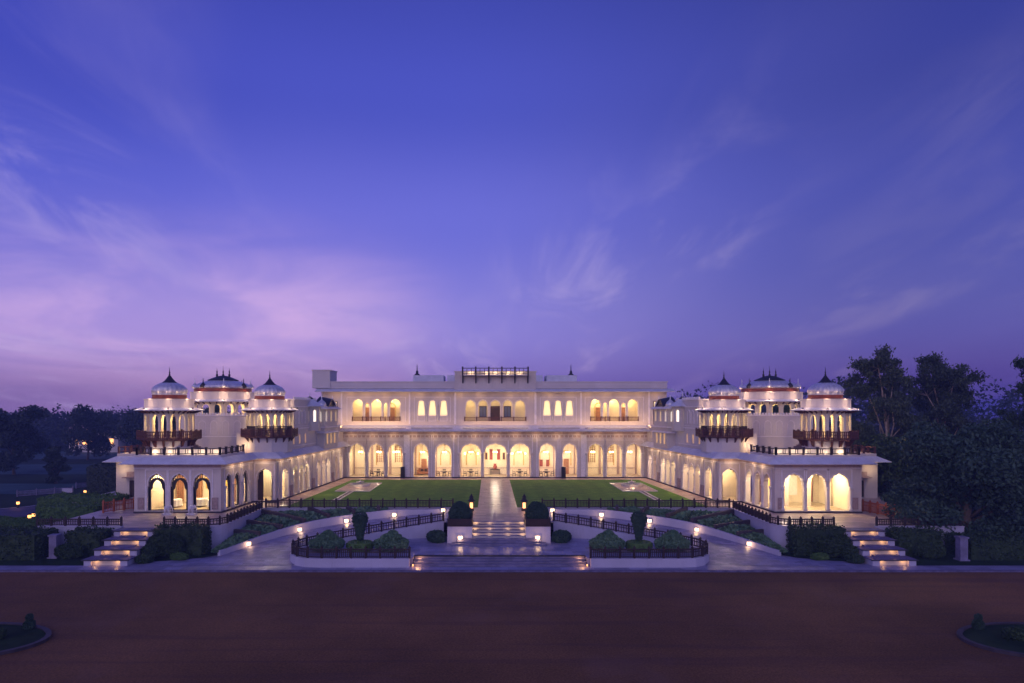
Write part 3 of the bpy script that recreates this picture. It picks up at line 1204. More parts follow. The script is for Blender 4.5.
# loggia balustrades
def balustrade(x0, x1, y, z0, h, posts, m='redwood'):
    g = MB()
    g.box(x0, x1, y - .05, y + .05, z0 + h - .07, z0 + h)
    g.box(x0, x1, y - .04, y + .04, z0 + .06, z0 + .12)
    for x in posts:
        g.box(x - .07, x + .07, y - .07, y + .07, z0, z0 + h + .06)
    for x in np.arange(x0 + .1, x1, .16):
        g.box(x - .025, x + .025, y - .025, y + .025, z0 + .12, z0 + h - .07)
    g.build('balustrade', m, PAL)

for s in (-1, 1):
    a, b = sorted((s * 14.0, s * 21.0))
    balustrade(a, b, FY - .12, 8.35, .65, [a, a + 1.5, a + 2.15, a + 2.8, a + 4.2, a + 4.85, a + 5.5, b])
    for c in (10.9, 9.25, 7.6):
        x = s * c
        g = MB()
        g.box(x - .52, x + .52, FY + .22, FY + .24, 9.22, 11.35)
        w_ = g.build('window', 'pane_pale', PAL)
        g = MB()
        for sg in (-1, 1):
            pts = [(.54, 9.25), (.52, 9.3), (.48, 9.9), (.40, 10.6), (.32, 11.35), (.54, 11.35)]
            g.poly(*[(x + sg * px, FY + .14, z) for px, z in pts])
            g.poly(*[(x + sg * px, FY + .17, z) for px, z in pts])
            for (ax, az), (bx, bz) in zip(pts, pts[1:] + pts[:1]):
                g.poly((x + sg * ax, FY + .14, az), (x + sg * bx, FY + .14, bz), (x + sg * bx, FY + .17, bz), (x + sg * ax, FY + .17, az))
        g.build('curtain', 'curtain', w_)
        g = MB()
        g.box(x - .62, x + .62, FY - .14, FY - .01, 9.08, 9.2)
        g.box(x - .55, x + .55, FY - .05, FY - .012, 8.35, 8.42)
        g.box(x - .55, x - .48, FY - .05, FY - .012, 8.42, 9.08)
        g.box(x + .48, x + .55, FY - .05, FY - .012, 8.42, 9.08)
        g.build('sill', 'trim', w_)
    for c in (10.08, 8.42):
        g = MB(); x = s * c
        g.lathe(x, FY - .12, [(.13, 8.4), (.13, 8.7), (.08, 8.8), (.09, 9.6), (.07, 10.5), (.13, 10.7), (.14, 10.85)], 8)
        g.build('column', 'marble', PAL, smooth=True)
    for x in (15.6, 19.4):
        g = MB(s)
        g.box(x - .45, x + .45, 103.12, 103.19, 8.2, 10.4)
        d_ = g.build('room_door', 'sofa', PAL)
        g = MB(s)
        g.archtrim((x - 1, 103.2), (x + 1, 103.2), (1.0, 1.0, 8.25, 10.35, 11.0, 'ogee'), side=-1, t=.05, wd=.12)
        g.build('door_frame', 'gold_panel', d_)
    for x in (15.0, 17.5, 20.1):
        light('loggia_light', (s * x, 102.2, 11.9), 230, (1.0, .74, .34), PAL, .15)
balustrade(-4.5, 4.5, FY - .12, 8.35, .62, [-4.5, -2.73, -.9, .9, 2.73, 4.5])
g = MB()
g.box(-.72, .72, 103.10, 103.2, 8.2, 10.6)
g.build('door', 'door', PAL)
for s in (-1, 1):
    g = MB(s)
    g.box(1.4, 2.3, 103.12, 103.2, 9.0, 10.5)
    w_ = g.build('window', 'glass', PAL)
    g = MB(s)
    for q in ((1.3, 1.4, 8.9, 10.6), (2.3, 2.4, 8.9, 10.6), (1.4, 2.3, 10.5, 10.6), (1.4, 2.3, 8.9, 9.0), (1.82, 1.88, 9.0, 10.5)):
        g.box(q[0], q[1], 103.08, 103.2, q[2], q[3])
    g.build('window_frame', 'door', w_)
    light('loggia_light', (s * 3.6, 101.3, 11.9), 170, (1.0, .76, .38), PAL, .1)
light('loggia_light', (0, 101.3, 11.95), 60, (1.0, .76, .38), PAL, .1)
for x in (-23.5, -21.2, -19, -16.2, -13.5, -11, -8, -5.2, -2.2, 2.2, 5.2, 8, 11, 13.5, 16.2, 19, 21.2, 23.5):
    light('cornice_light', (x, FY - .9, 12.2), 12, (1, .60, .26), PAL, .3)
for x, w_, ln_ in ((-18.2, 210, 10.5), (18.2, 190, 10.5), (-9.2, 36, 6.0), (9.2, 42, 6.0), (0, 110, 9.5)):
    light('facade_light', (x, FY - 1.6, 7.55), w_, (1, .62, .31), PAL, typ='AREA', rot=(R(138), 0, 0), size=(ln_, .12))
    g = MB(); g.bar((x - ln_ / 2, FY - 1.66, 7.38), (x + ln_ / 2, FY - 1.66, 7.38), .10, .08); g.build('light_strip', 'lampmetal', PAL)
for x in np.arange(-21, 21.1, 3.0):
    light('eave_light', (x, FY - .9, 6.2), 22, (1, .64, .32), PAL, .3)

# ---- wings and corner blocks
def wing(s):
    nm = SIDE[s]
    RP = [(35.3, 84.0), (35.3, 66.3), (26.9, 66.3), (26.5, 74.0), (24.0, 74.0), (AW(FY), FY)]
    T = .45
    ztop = 5.3
    ops_f = [(c, 1.72 if s < 0 else 2.02, .22, 2.55, 3.85, 'cusp') for c in (2.15, 4.35, 6.55)]
    LS = math.hypot(.4, 7.7)
    ops_s = [(c, 1.5, .22, 2.5, 3.7, 'cusp') for c in (1.7, 3.75, 5.8)]
    ops_c = [(1.3, 1.75, .18, 2.45, 3.7, 'cusp')]
    dw = (Vector((AW(FY), FY)) - Vector((24.0, 74.0)))
    LW = dw.length
    k_ = LW / (FY - 74)
    ops_w = [((c - 74) * k_, w, .18, 2.5, 3.55, 'cusp') for c, w in ((76.8, 2.0), (80.1, 1.6), (82.05, 1.6), (84.0, 1.6), (88.6, 1.6), (90.6, 1.6), (92.6, 1.6), (96.3, 1.5), (98.5, 1.5))]
    segs = [(RP[0], RP[1], [(12.5, 1.6, .2, 2.4, 2.41, 'flat')]), (RP[1], RP[2], ops_f), (RP[2], RP[3], ops_s), (RP[3], RP[4], ops_c), (RP[4], RP[5], ops_w)]
    for a, b, ops in segs:
        g = MB(s)
        g.wall(a, b, 0.0, ztop, T, ops, side=1)
        g.build('wall', 'plaster', PAL)
        for o in ops:
            if o[5] != 'flat':
                g = MB(s)
                g.archtrim(a, b, o, side=1, t=.05, wd=.09, frame=(.14, 4.15))
                g.build('arch_moulding', 'trim', PAL)
    # plinth, string courses
    g = MB(s)
    g.sweep(RP[1:], [(.02, .03), (.18, .03), (.18, .155), (.02, .155)], side=1)
    g.build('plinth', 'darkkerb', PAL)
    g = MB(s)
    g.sweep(RP, [(.005, 4.32), (.06, 4.32), (.06, 4.40), (.005, 4.40)], side=1)
    g.build('string_course', 'trim', PAL)
    g = MB(s)
    g.sweep(RP, [(.004, 4.42), (.03, 4.42), (.03, 4.70), (.004, 4.70)], side=1)
    g.build('frieze', 'rose', PAL)
    # eave
    g = MB(s)
    g.sweep(RP, [(0, 5.42), (0, 5.0), (1.0, 4.76), (1.04, 4.82), (1.0, 4.85)], side=1)
    g.build('eave', 'eave', PAL)
    for yy in (75.4, 78.5, 81.1, 83.1, 86.3, 89.6, 91.6, 94.5, 97.4):
        light('eave_light', (s * (AW(yy) - .75), yy, 4.40), 24, (1, .68, .38), PAL, .08)
    for xx, yy in ((26.2, 68.8), (26.1, 71.0), (25.2, 73.3)):
        light('eave_light', (s * xx, yy, 4.40), 18, (1, .68, .38), PAL, .08)
    # pilaster panels beside arches
    g = MB(s)
    d = dw.normalized()
    nv = Vector((-d.y, d.x))
    for yy in (78.5, 86.3, 94.5, 74.9):
        p = Vector((AW(yy), yy))
        q = [p + d * e + nv * o for e, o in ((-.35, .0), (-.35, .12), (.35, .12), (.35, .0))]
        g = MB(s)
        g.prism([(v.x, v.y) for v in q], .16, 4.3)
        g.build('pilaster', 'plaster', PAL)
    for yy in (78.5, 86.3, 94.5):
        p = Vector((AW(yy), yy))
        q = [p + d * e + nv * o for e, o in ((-.42, .0), (-.42, .16), (.42, .16), (.42, .0))]
        g = MB(s)
        g.prism([(v.x, v.y) for v in q], .17, 1.4)
        g.build('stone_panel', 'jali', PAL)
    for xa in (27.15, 34.35):
        g = MB(s)
        g.box(xa, xa + .6, 66.22, 66.295, .35, 1.5)
        g.build('stone_panel', 'jali', PAL)
    # slender columns between the arches
    def cols(a, b, cs, m='marble'):
        a, b = Vector(a), Vector(b)
        dd = (b - a).normalized()
        n_ = Vector((-dd.y, dd.x))
        for c in cs:
            p = a + dd * c + n_ * .02
            g = MB(s)
            g.lathe(p.x, p.y, [(.20, .16), (.20, .4), (.12, .5), (.14, 1.2), (.11, 2.1), (.16, 2.25), (.20, 2.5)], 8)
            g.build('column', m, PAL, smooth=True)
    cols(RP[4], RP[5], [(c - 74) * k_ for c in (79.2, 81.08, 83.03, 84.95, 87.65, 89.6, 91.6, 93.55, 97.4, 95.4)])
    cols(RP[2], RP[3], (.85, 2.72, 4.78, 6.7))
    if s > 0:
        cols(RP[1], RP[2], (1.05, 3.25, 5.45, 7.65))
    # roofs
    g = MB(s)
    g.prism([(35.2, 84), (35.2, 66.4), (27.0, 66.4), (26.6, 74.1), (24.1, 74.1), (AW(FY) + .1, FY), (AW(FY) + 6, FY), (30, 84)], 5.1, 5.28)
    g.build('terrace_roof', 'terrace', PAL)
    # parapet of the corner block with a dark railing
    pp = [(35.3, 79.0), (35.3, 66.3), (26.9, 66.3), (26.6, 72.0)]
    g = MB(s)
    g.sweep(pp, [(-.02, 5.28), (-.02, 5.62), (-.32, 5.62), (-.32, 5.28)], side=1)
    g.build('parapet', 'plaster_white', PAL)
    g = MB(s)
    ins = [(35.13, 79.0), (35.13, 66.47), (27.05, 66.47), (26.78, 72.0)]
    posts = []
    for a, b in zip(ins, ins[1:]):
        a, b = Vector(a), Vector(b)
        nn = max(2, round((b - a).length / 1.25))
        for k in range(nn + 1):
            p = a.lerp(b, k / nn)
            posts.append(p)
        for z in (6.22, 5.74):
            g.bar((a.x, a.y, z), (b.x, b.y, z), .09, .08)
        nb = int((b - a).length / .2)
        for k in range(nb):
            p = a.lerp(b, (k + .5) / nb)
            if k % 6 in (0, 5):
                g.box(p.x - .03, p.x + .03, p.y - .03, p.y + .03, 5.76, 6.2)
    rail = g.build('roof_railing', 'wood', PAL)
    pm = None
    for p in posts:
        if pm is None:
            g = MB(s)
            g.box(p.x - .09, p.x + .09, p.y - .09, p.y + .09, 5.62, 6.32)
            g.box(p.x - .12, p.x + .12, p.y - .12, p.y + .12, 6.32, 6.38)
            pm = g.build('post', 'wood', rail)
            pf = p
        else:
            part_copy(pm, rail, world_loc(rail) + Vector((s * (p.x - pf.x), p.y - pf.y, 0)))
    # glowing low wall behind the railing
    for xx in (28.2, 29.6, 31.0, 32.6, 34.2):
        light('terrace_light', (s * xx, 67.9, 5.75), 22, CREAM, PAL, .06)
    g = MB(s)
    g.box(27.6, 34.6, 68.4, 68.65, 5.28, 6.1)
    g.build('terrace_wall', 'plaster_white', PAL)
    light('terrace_light', (s * 34.6, 71, 5.7), 40, WARM, PAL, .06)
    # outer low wing seen beside the corner block
    g = MB(s)
    g.wall((43.2, 92), (43.2, 77.5), 0, 4.4, .4, [], side=1)
    g.wall((43.2, 77.5), (35.3, 77.5), 0, 4.4, .4, [(2.0, 1.0, .1, 2.0, 2.01, 'flat')], side=1)
    g.prism([(43.1, 77.6), (35.35, 77.6), (35.35, 92), (43.1, 92)], 4.2, 4.38)
    g.box(35.35, 43.1, 77.52, 77.85, 4.45, 5.05)
    g.box(42.8, 43.1, 77.85, 92, 4.45, 5.05)
    g.build('side_annex', 'plaster', PAL)
    g = MB(s)
    g.sweep([(43.2, 92), (43.2, 77.5), (35.35, 77.5)], [(0, 4.75), (0, 4.35), (1.0, 4.12), (1.04, 4.18)], side=1)
    g.build('eave', 'eave', PAL)
    g = MB(s)
    g.box(40.65, 41.75, 77.7, 77.78, .1, 2.1)
    dd_ = g.build('door', 'door', PAL)
    g = MB(s)
    g.box(40.3, 42.1, 76.6, 77.48, 2.35, 2.45)
    g.box(40.5, 41.9, 77.3, 77.47, 2.45, 3.0)
    g.build('door_canopy', 'jali', dd_)
    g = MB(s)
    for a, b in (((43.0, 77.7), (35.5, 77.7)), ((43.0, 90), (43.0, 77.7))):
        g.bar((a[0], a[1], 5.75), (b[0], b[1], 5.75), .09, .08)
        g.bar((a[0], a[1], 5.3), (b[0], b[1], 5.3), .06, .06)
        nn = max(3, round(math.dist(a, b) / 1.3))
        for k in range(nn + 1):
            x, y = a[0] + (b[0] - a[0]) * k / nn, a[1] + (b[1] - a[1]) * k / nn
            g.box(x - .09, x + .09, y - .09, y + .09, 5.05, 5.85)
    g.build('roof_railing', 'redwood', PAL)
    light('annex_light', (s * 42.3, 76.6, 3.3), 30, WARM, PAL, .06)
    light('terrace_light', (s * 40.5, 78.9, 5.3), 40, WARM, PAL, .06)
    light('terrace_light', (s * 42.0, 78.9, 5.3), 40, WARM, PAL, .06)
    # upper storey of the wing
    U0, U1, U2 = 76.0, 88.0, FY - .02
    a0, a1, a2 = AW(U0) + .12, AW(U1) + .12, AW(U2) + .12
    k2 = math.hypot(1.0, 1.8 / 26.4)
    wn = [((c - U0) * k2, .50, 6.0, 6.9, 7.15, 'ogee') for c in (79.9, 81.9, 83.9)]
    g = MB(s)
    g.wall((a0, U0), (a1, U1), 5.28, 7.4, .35, wn, side=1)
    UM = 80.0
    am = AW(UM) + .12
    g.wall((am, UM), (a1, U1), 7.4, 11.2, .35, [], side=1)
    wn2 = [((c - U1) * k2, .45, 6.0, 6.7, 6.95, 'ogee') for c in (95.3, 96.8, 98.3)]
    g.wall((a1, U1), (a2, U2), 5.28, 7.7, .35, wn2, side=1)
    g.wall((a0 + 5, U0), (a0, U0), 5.28, 7.4, .35, [], side=1)
    g.wall((am + 5, UM), (am, UM), 7.4, 11.2, .35, [], side=1)
    g.prism([(a0 + .1, U0 + .1), (am + .1, UM), (am + 5, UM), (a0 + 5, U0 + .1)], 7.0, 7.2)
    g.wall((a1, U1), (a1 + 5, U1), 7.7, 11.2, .35, [], side=1)
    g.prism([(am + .3, UM + .3), (a1 + .3, U1 - .3), (a1 + 5, U1 - .3), (am + 5, UM + .3)], 10.6, 10.8)
    g.prism([(a1 + .3, U1), (a2 + .3, U2), (a2 + 5, U2), (a1 + 5, U1)], 7.3, 7.5)
    g.build('wall', 'plaster_white', PAL)
    for c, (zl, zh) in [(79.9, (5.9, 7.2)), (81.9, (5.9, 7.2)), (83.9, (5.9, 7.2)), (95.3, (5.9, 7.0)), (96.8, (5.9, 7.0)), (98.3, (5.9, 7.0))]:
        ax = AW(c) + .12
        g = MB(s)
        g.poly((ax + .20 + .02, c - .3, zl), (ax + .20 - .02, c + .3, zl), (ax + .20 - .02, c + .3, zh), (ax + .20 + .02, c - .3, zh))
        g.poly((ax + .24 + .02, c - .3, zl), (ax + .24 - .02, c + .3, zl), (ax + .24 - .02, c + .3, zh), (ax + .24 + .02, c - .3, zh))
        g.build('window', 'pane', PAL)
    # cornice lines, blind panels, crenellation
    g = MB(s)
    pth = [(am + 5, UM), (am, UM), (a1, U1)]
    for z, h, o in ((7.75, .12, .10), (8.05, .05, .05), (10.35, .10, .12), (11.2, .12, .10), (5.75, .06, .05)):
        g.sweep(pth, [(.004, z), (o, z), (o, z + h), (.004, z + h)], side=1)
    g.sweep([(a1, U1), (a2, U2)], [(-.2, 7.7), (.12, 7.7), (.12, 7.85), (-.2, 7.85)], side=1)
    du = (Vector((a1, U1)) - Vector((a0, U0))).normalized()
    nu = Vector((-du.y, du.x))
    for k in range(16):
        p = Vector((am, UM)) + du * (.25 + k * .5)
        q = [p + du * e + nu * o for e, o in ((-.13, -.18), (-.13, -.02), (.13, -.02), (.13, -.18))]
        g.prism([(v.x, v.y) for v in q], 11.32, 11.55)
    g.build('cornice', 'trim', PAL)
    g = MB(s)
    for c in (80.9, 82.1, 83.3):
        g.archtrim((a0, U0), (a1, U1), ((c - U0) * k2, .75, 8.35, 9.5, 9.95, 'ogee'), side=1, t=.05, wd=.08)
    g.build('blind_arch', 'trim', PAL)
    # projecting bay with three tall lit windows
    B0, B1 = 88.2, 94.0
    pr = .9
    b0, b1 = AW(B0) - pr, AW(B1) - pr
    bw_ = [(c, .62, 5.55, 6.9, 6.91, 'flat') for c in (1.3, 2.9, 4.5)]
    bu = [(c, .60, 8.5, 9.6, 9.95, 'ogee') for c in (.8, 2.9, 5.0)]
    g = MB(s)
    kb = math.hypot(B1 - B0, b1 - b0)
    g.wall((b0, B0), (b1, B1), 5.0, 7.75, .3, bw_, side=1)
    g.wall((b0, B0), (b1, B1), 7.75, 10.4, .3, bu, side=1)
    g.wall((b0 + 3, B0), (b0, B0), 5.0, 10.4, .3, [(2.3, .5, 8.5, 9.6, 9.95, 'ogee')], side=1)
    g.wall((b1, B1), (b1 + 3, B1), 5.0, 10.4, .3, [], side=1)
    bay = g.build('bay', 'plaster', PAL)
    g = MB(s)
    g.sweep([(b0 + 3, B0), (b0, B0), (b1, B1), (b1 + 3, B1)], [(.004, 7.7), (.22, 7.7), (.22, 7.85), (.004, 7.85)], side=1)
    g.sweep([(b0 + 3, B0), (b0, B0), (b1, B1), (b1 + 3, B1)], [(.004, 10.2), (.40, 10.1), (.42, 10.18), (.004, 10.45)], side=1)
    g.sweep([(b0 + 1, B0), (b0, B0), (b1, B1)], [(.004, 7.05), (.30, 6.98), (.32, 7.05), (.004, 7.2)], side=1)
    g.build('cornice', 'trim', bay)
    db = (Vector((b1, B1)) - Vector((b0, B0))).normalized()
    nb_ = Vector((-db.y, db.x))
    for (c, z0, z1, mm) in [(1.3, 5.5, 6.95, 'pane'), (2.9, 5.5, 6.95, 'pane'), (4.5, 5.5, 6.95, 'pane'), (.8, 8.45, 10.0, 'pane_white'), (2.9, 8.45, 10.0, 'pane_pale'), (5.0, 8.45, 10.0, 'pane_pale')]:
        p = Vector((b0, B0)) + db * c - nb_ * .2
        q = [p + db * e + nb_ * o for e, o in ((-.4, 0), (-.4, .03), (.4, .03), (.4, 0))]
        g = MB(s)
        g.prism([(v.x, v.y) for v in q], z0, z1)
        g.build('window', mm, bay)
    g = MB(s); g.box(b0 + .4, b0 + 1.0, B0 + .18, B0 + .21, 8.45, 10.0)
    g.build('window', 'pane_white', bay)
    # bangla roof and corner domes on the bay
    g = MB(s)
    nS = 12
    for k in range(nS):
        t0, t1 = k / nS, (k + 1) / nS
        cv = lambda t: 10.45 + 1.0 * math.sin(math.pi * t) ** .8
        y0, y1 = B0 + .9 + (B1 - B0 - 1.8) * t0, B0 + .9 + (B1 - B0 - 1.8) * t1
        ax0 = b0 - .35
        g.poly((ax0, y0, cv(t0)), (ax0, y1, cv(t1)), (ax0 + 1.6, y1, cv(t1) + .35), (ax0 + 1.6, y0, cv(t0) + .35))
        g.poly((ax0, y0, cv(t0) - .16), (ax0, y1, cv(t1) - .16), (ax0, y1, cv(t1)), (ax0, y0, cv(t0)))
        g.poly((ax0 + 1.6, y0, cv(t0) + .35), (ax0 + 1.6, y1, cv(t1) + .35), (ax0 + 3.0, y1, 10.4), (ax0 + 3.0, y0, 10.4))
        g.poly((ax0 + .2, y0, 10.38), (ax0 + .2, y1, 10.38), (ax0 + .2, y1, cv(t1) - .1), (ax0 + .2, y0, cv(t0) - .1))
    g.build('bangla_roof', 'blackcap', bay)
    g = MB(s)
    for yy in (B0 + .55, B1 - .55):
        g = MB(s)
        g.lathe(AW(yy) - pr + .55, yy, [(.62, 10.45), (.6, 10.75), (.45, 11.05), (.2, 11.25), (.08, 11.4), (.05, 11.8), (.01, 12.0)], 12)
        g.build('cupola', 'dome', bay, smooth=True)
    # octagonal stair turret next to the bay
    tx, ty, tr = AW(86.2) + .35, 86.2, 1.35
    oc = [(tx + tr * math.cos(R(22.5 + 45 * k)), ty + tr * math.sin(R(22.5 + 45 * k))) for k in range(8)]
    g = MB(s)
    for k in range(8):
        g.wall(oc[k], oc[(k + 1) % 8], 7.4, 10.5, .2, [(.517, .45, 8.55, 9.75, 10.05, 'ogee')], side=-1)
    tur = g.build('turret', 'plaster', PAL)
    g = MB(s)
    g.lathe(tx, ty, [(tr - .32, 8.4), (tr - .32, 10.2)], 8, rot=.5)
    g.build('window', 'pane_white', tur)
    g = MB(s)
    g.lathe(tx, ty, [(tr + .5, 10.42), (tr + .52, 10.5), (tr - .1, 10.8), (.75, 11.15), (.3, 11.45), (.06, 11.6), (.05, 12.1), (.01, 12.3)], 8, rot=.5)
    g.build('roof', 'eave', tur)
    g = MB(s)
    g.lathe(tx, ty, [(.4, 11.35), (.42, 11.5), (.1, 11.7)], 8, rot=.5)
    g.build('cap', 'blackcap', tur)

    # block below the big kiosk
    g = MB(s)
    g.box(29.0, 36.6, 79.0, 87.0, 5.28, 9.3)
    kb_ = g.build('wall', 'plaster_white', PAL)
    g = MB(s)
    g.box(28.9, 36.7, 78.9, 87.1, 9.3, 9.42)
    g.box(28.95, 36.65, 78.94, 78.99, 6.9, 6.98)
    for x in np.arange(29.0, 36.6, .34):
        g.box(x, x + .2, 78.92, 79.05, 9.42, 9.68)
    for x in (30.0, 31.35, 32.7, 34.05, 35.4):
        g.archtrim((29.0, 79.0), (36.6, 79.0), (x - 29.0, .7, 7.2, 8.35, 8.75, 'ogee'), side=-1, t=.04, wd=.05)
    g.build('parapet', 'trim', PAL)
    # stair up to the kiosk roof
    g = MB(s)
    pts = [(28.6, 5.28), (33.6, 5.28), (33.6, 7.4)]
    for k in range(10):
        x0 = 31.6 + k * .28
        g.box(x0, 34.5 - .002 * k, 73.5 + .001 * k, 74.9, 5.28 + .001 * k, 5.45 + k * .17)
    stair = g.build('roof_stair', 'plaster', PAL)
    g = MB(s)
    for k in range(10):
        x0 = 31.6 + k * .28
        g.box(x0, x0 + .28, 73.36, 73.48, 5.3 + k * .17, 5.95 + k * .17)
    g.build('stair_parapet', 'jali', stair)

    # rooms behind the arches
    g = MB(s)
    g.box(27.4, 34.8, 73.2, 73.4, .12, 4.9)             # back of the corner room
    g.box(34.4, 34.6, 66.8, 73.2, .12, 4.9)
    for a, b in ((( AW(78) + 4.2, 78.0), (AW(FY) + 4.2, FY)),):
        g.wall(a, b, .12, 4.9, .2, [], side=1)
    g.box(24.6, 28.6, 77.9, 78.1, .12, 4.9)
    for yy in (86.3, 94.6):
        g.box(AW(yy) + .5, AW(yy) + 4.1, yy - .1, yy + .1, .12, 4.9)
    g.build('room_wall', 'cream', PAL)
    g = MB(s)
    g.prism([(34.9, 66.45), (34.9, 73.3), (29, 78.1), (AW(FY) + 4.3, FY), (AW(FY) + .15, FY), (24.15, 74.15), (26.65, 74.15), (27.05, 66.45)], .03, .12)
    g.build('room_floor', 'roomfloor', PAL)
    g = MB(s)
    g.prism([(34.9, 66.75), (34.9, 73.3), (29, 78.1), (AW(FY) + 4.3, FY), (AW(FY) + .5, FY), (24.5, 74.5), (26.9, 74.5), (27.35, 66.75)], 4.9, 5.0)
    g.build('room_ceiling', 'cream', PAL)
    for yy in (80.1, 82.05, 84.0, 88.6, 90.6, 92.6):
        g = MB(s)
        xx = AW(yy) + 3.98
        g.box(xx, xx + .06, yy - .55, yy + .55, .12, 2.5)
        d_ = g.build('room_door', 'door' if s < 0 else 'sofa', PAL)
        g = MB(s)
        for q in (yy - .62, yy + .55):
            g.box(xx - .03, xx + .05, q, q + .07, .12, 2.6)
        g.box(xx - .03, xx + .05, yy - .62, yy + .62, 2.6, 2.68)
        g.build('door_frame', 'gold_panel', d_)
    if s < 0:
        for x0, x1 in ((27.5, 28.1), (29.5, 30.0), (31.6, 32.3), (33.6, 34.3)):
            g = MB(s)
            for k in range(6):
                xa = x0 + (x1 - x0) * k / 6
                g.tube([(xa, 73.05 - .06 * (k % 2), .2), (xa, 73.05 - .06 * (k % 2), 4.5)], .08, 6)
            g.build('curtain', 'sofa', PAL)
        for x0, z0, z1 in ((28.5, 1.7, 2.9), (30.5, 1.6, 3.2), (32.7, 1.8, 2.8)):
            g = MB(s)
            g.box(x0, x0 + .7, 73.12, 73.19, z0, z1)
            g.build('wall_panel', 'gold_panel', PAL)
        for yy in (76.3, 80.4, 82.35, 84.3):
            g = MB(s)
            g.box(AW(yy) + .50, AW(yy) + .56, yy, yy + .5, .13, 3.1)
            g.build('door_leaf', 'door', PAL)
        g = MB(s)
        g.box(25.5, 26.1, 74.5, 74.56, .13, 3.4)
        g.build('door_leaf', 'door', PAL)
    if s > 0:
        g = MB(s)
        g.box(30.4, 32.1, 73.08, 73.19, .9, 4.3)
        g.build('screen', 'cloth', PAL)
        for x0, x1 in ((28.2, 28.75), (29.6, 29.9), (33.2, 33.7)):
            g = MB(s)
            for k in range(6):
                xa = x0 + (x1 - x0) * k / 6
                g.tube([(xa, 73.0 - .05 * (k % 2), .2), (xa, 73.0 - .05 * (k % 2), 4.4)], .07, 6)
            g.build('curtain', 'redcurtain', PAL)
        g = MB(s)
        g.box(28.85, 29.55, 73.1, 73.19, 1.8, 3.0)
        g.build('wall_panel', 'gold_panel', PAL)
        g = MB(s)
        g.wall((34.2, 70.0), (27.4, 70.0), .12, 4.9, .3, [(1.2, 1.7, .12, 2.7, 3.8, 'cusp'), (3.4, 1.9, .12, 2.7, 3.8, 'cusp'), (5.6, 1.7, .12, 2.7, 3.8, 'cusp')], side=1)
        g.build('inner_arcade', 'cream', PAL)
    else:
        # dark timber door frames with a cusped inner arch and radiating fanlight
        for a, b, ops in (segs[1], segs[2]):
            a, b = Vector(a), Vector(b)
            dd = (b - a).normalized()
            n_ = Vector((-dd.y, dd.x))
            for o in ops:
                c, w, sill, spring, top, kind = o
                P = lambda x, z, k: (a.x + dd.x * (c + x) + n_.x * k, a.y + dd.y * (c + x) + n_.y * k, z)
                g = MB(s)
                k0, k1 = -.16, -.26
                hw = w / 2 + .03

                def strip(inner, outer):
                    for i in range(len(inner) - 1):
                        A, B, C, D = inner[i], inner[i + 1], outer[i + 1], outer[i]
                        g.poly(P(*A, k0), P(*B, k0), P(*C, k0), P(*D, k0))
                        g.poly(P(*A, k1), P(*B, k1), P(*C, k1), P(*D, k1))
                        g.poly(P(*A, k0), P(*B, k0), P(*B, k1), P(*A, k1))
                outr = [(-hw, sill), (-hw, spring)] + [(x * 1.04, z + .04) for x, z in arch(w, spring, top, 'ogee')] + [(hw, spring), (hw, sill)]
                innr = [((x) * .83, z if z <= spring else spring + (z - spring) * .87) for x, z in outr]
                strip(innr, outr)
                # inner arched door opening, stilted and shouldered
                iw = w * .27
                sp2 = spring - .15
                tp2 = spring + (top - spring) * .50
                a1_ = [(-iw - .16, sill), (-iw - .16, sp2 - .2)] + arch(iw * 2, sp2, tp2, 'ogee') + [(iw + .16, sp2 - .2), (iw + .16, sill)]
                o1_ = [(x * 1.0 + math.copysign(.24, x) if abs(x) > .02 else x, z + (.20 if z > sp2 else 0)) for x, z in a1_]
                strip(a1_, o1_)
                # radial bars
                for th in [math.pi * q / 10 for q in range(1, 10)]:
                    r0, r1 = iw + .16, hw * .93
                    p = (-math.cos(th) * r0, sp2 + math.sin(th) * (tp2 - sp2 + .1))
                    q = (-math.cos(th) * r1, spring + math.sin(th) * (top - spring) * .90)
                    g.bar(P(*p, -.21), P(*q, -.21), .06, .05)
                g.bar(P(-hw, sill + .04, -.21), P(hw, sill + .04, -.21), .09, .12)
                g.build('door_frame', 'blackframe', PAL)

    # ---- kiosks
    def kiosk(ax, ay, zf, Rc, Rb, Re, Rd, zt, big=False, screen=False):
        oc = lambda r: [(ax + r * math.cos(R(22.5 + 45 * k)), ay + r * math.sin(R(22.5 + 45 * k))) for k in range(8)]
        o8 = oc(Rc)
        g = MB(s)
        L8 = math.dist(o8[0], o8[1])
        h = zt - zf
        for k in range(8):
            if big:
                op = [(L8 * .25, L8 * .30, zf + .02, zf + h * .55, zf + h * .82, 'cusp'), (L8 * .72, L8 * .30, zf + .02, zf + h * .55, zf + h * .82, 'cusp')]
            else:
                op = [(L8 * .27, L8 * .34, zf + .02, zf + h * .60, zf + h * .85, 'cusp'), (L8 * .73, L8 * .34, zf + .02, zf + h * .60, zf + h * .85, 'cusp')]
            g.wall(o8[k], o8[(k + 1) % 8], zf, zt + .05, .18, op, side=-1)
        kk = g.build('kiosk', 'cream', PAL)
        q = (Rd / 1.7)
        # eave, drum
        g = MB(s)
        g.lathe(ax, ay, [(Rc - .1, zt - .02), (Re, zt - .10), (Re + .03, zt - .02), (Rc + .15, zt + .22), (Rc - .1, zt + .24)], 8, rot=.5)
        g.build('eave', 'eave', kk)
        g = MB(s)
        for k in range(32):
            an = 2 * math.pi * k / 32
            c_, s_ = math.cos(an), math.sin(an)
            g.bar((ax + c_ * (Rc - .05), ay + s_ * (Rc - .05), zt - .32), (ax + c_ * (Re - .35), ay + s_ * (Re - .35), zt - .12), .09, .14)
        g.build('brackets', 'redwood', kk)
        g = MB(s)
        n_ = 48
        dr = Rc * .985
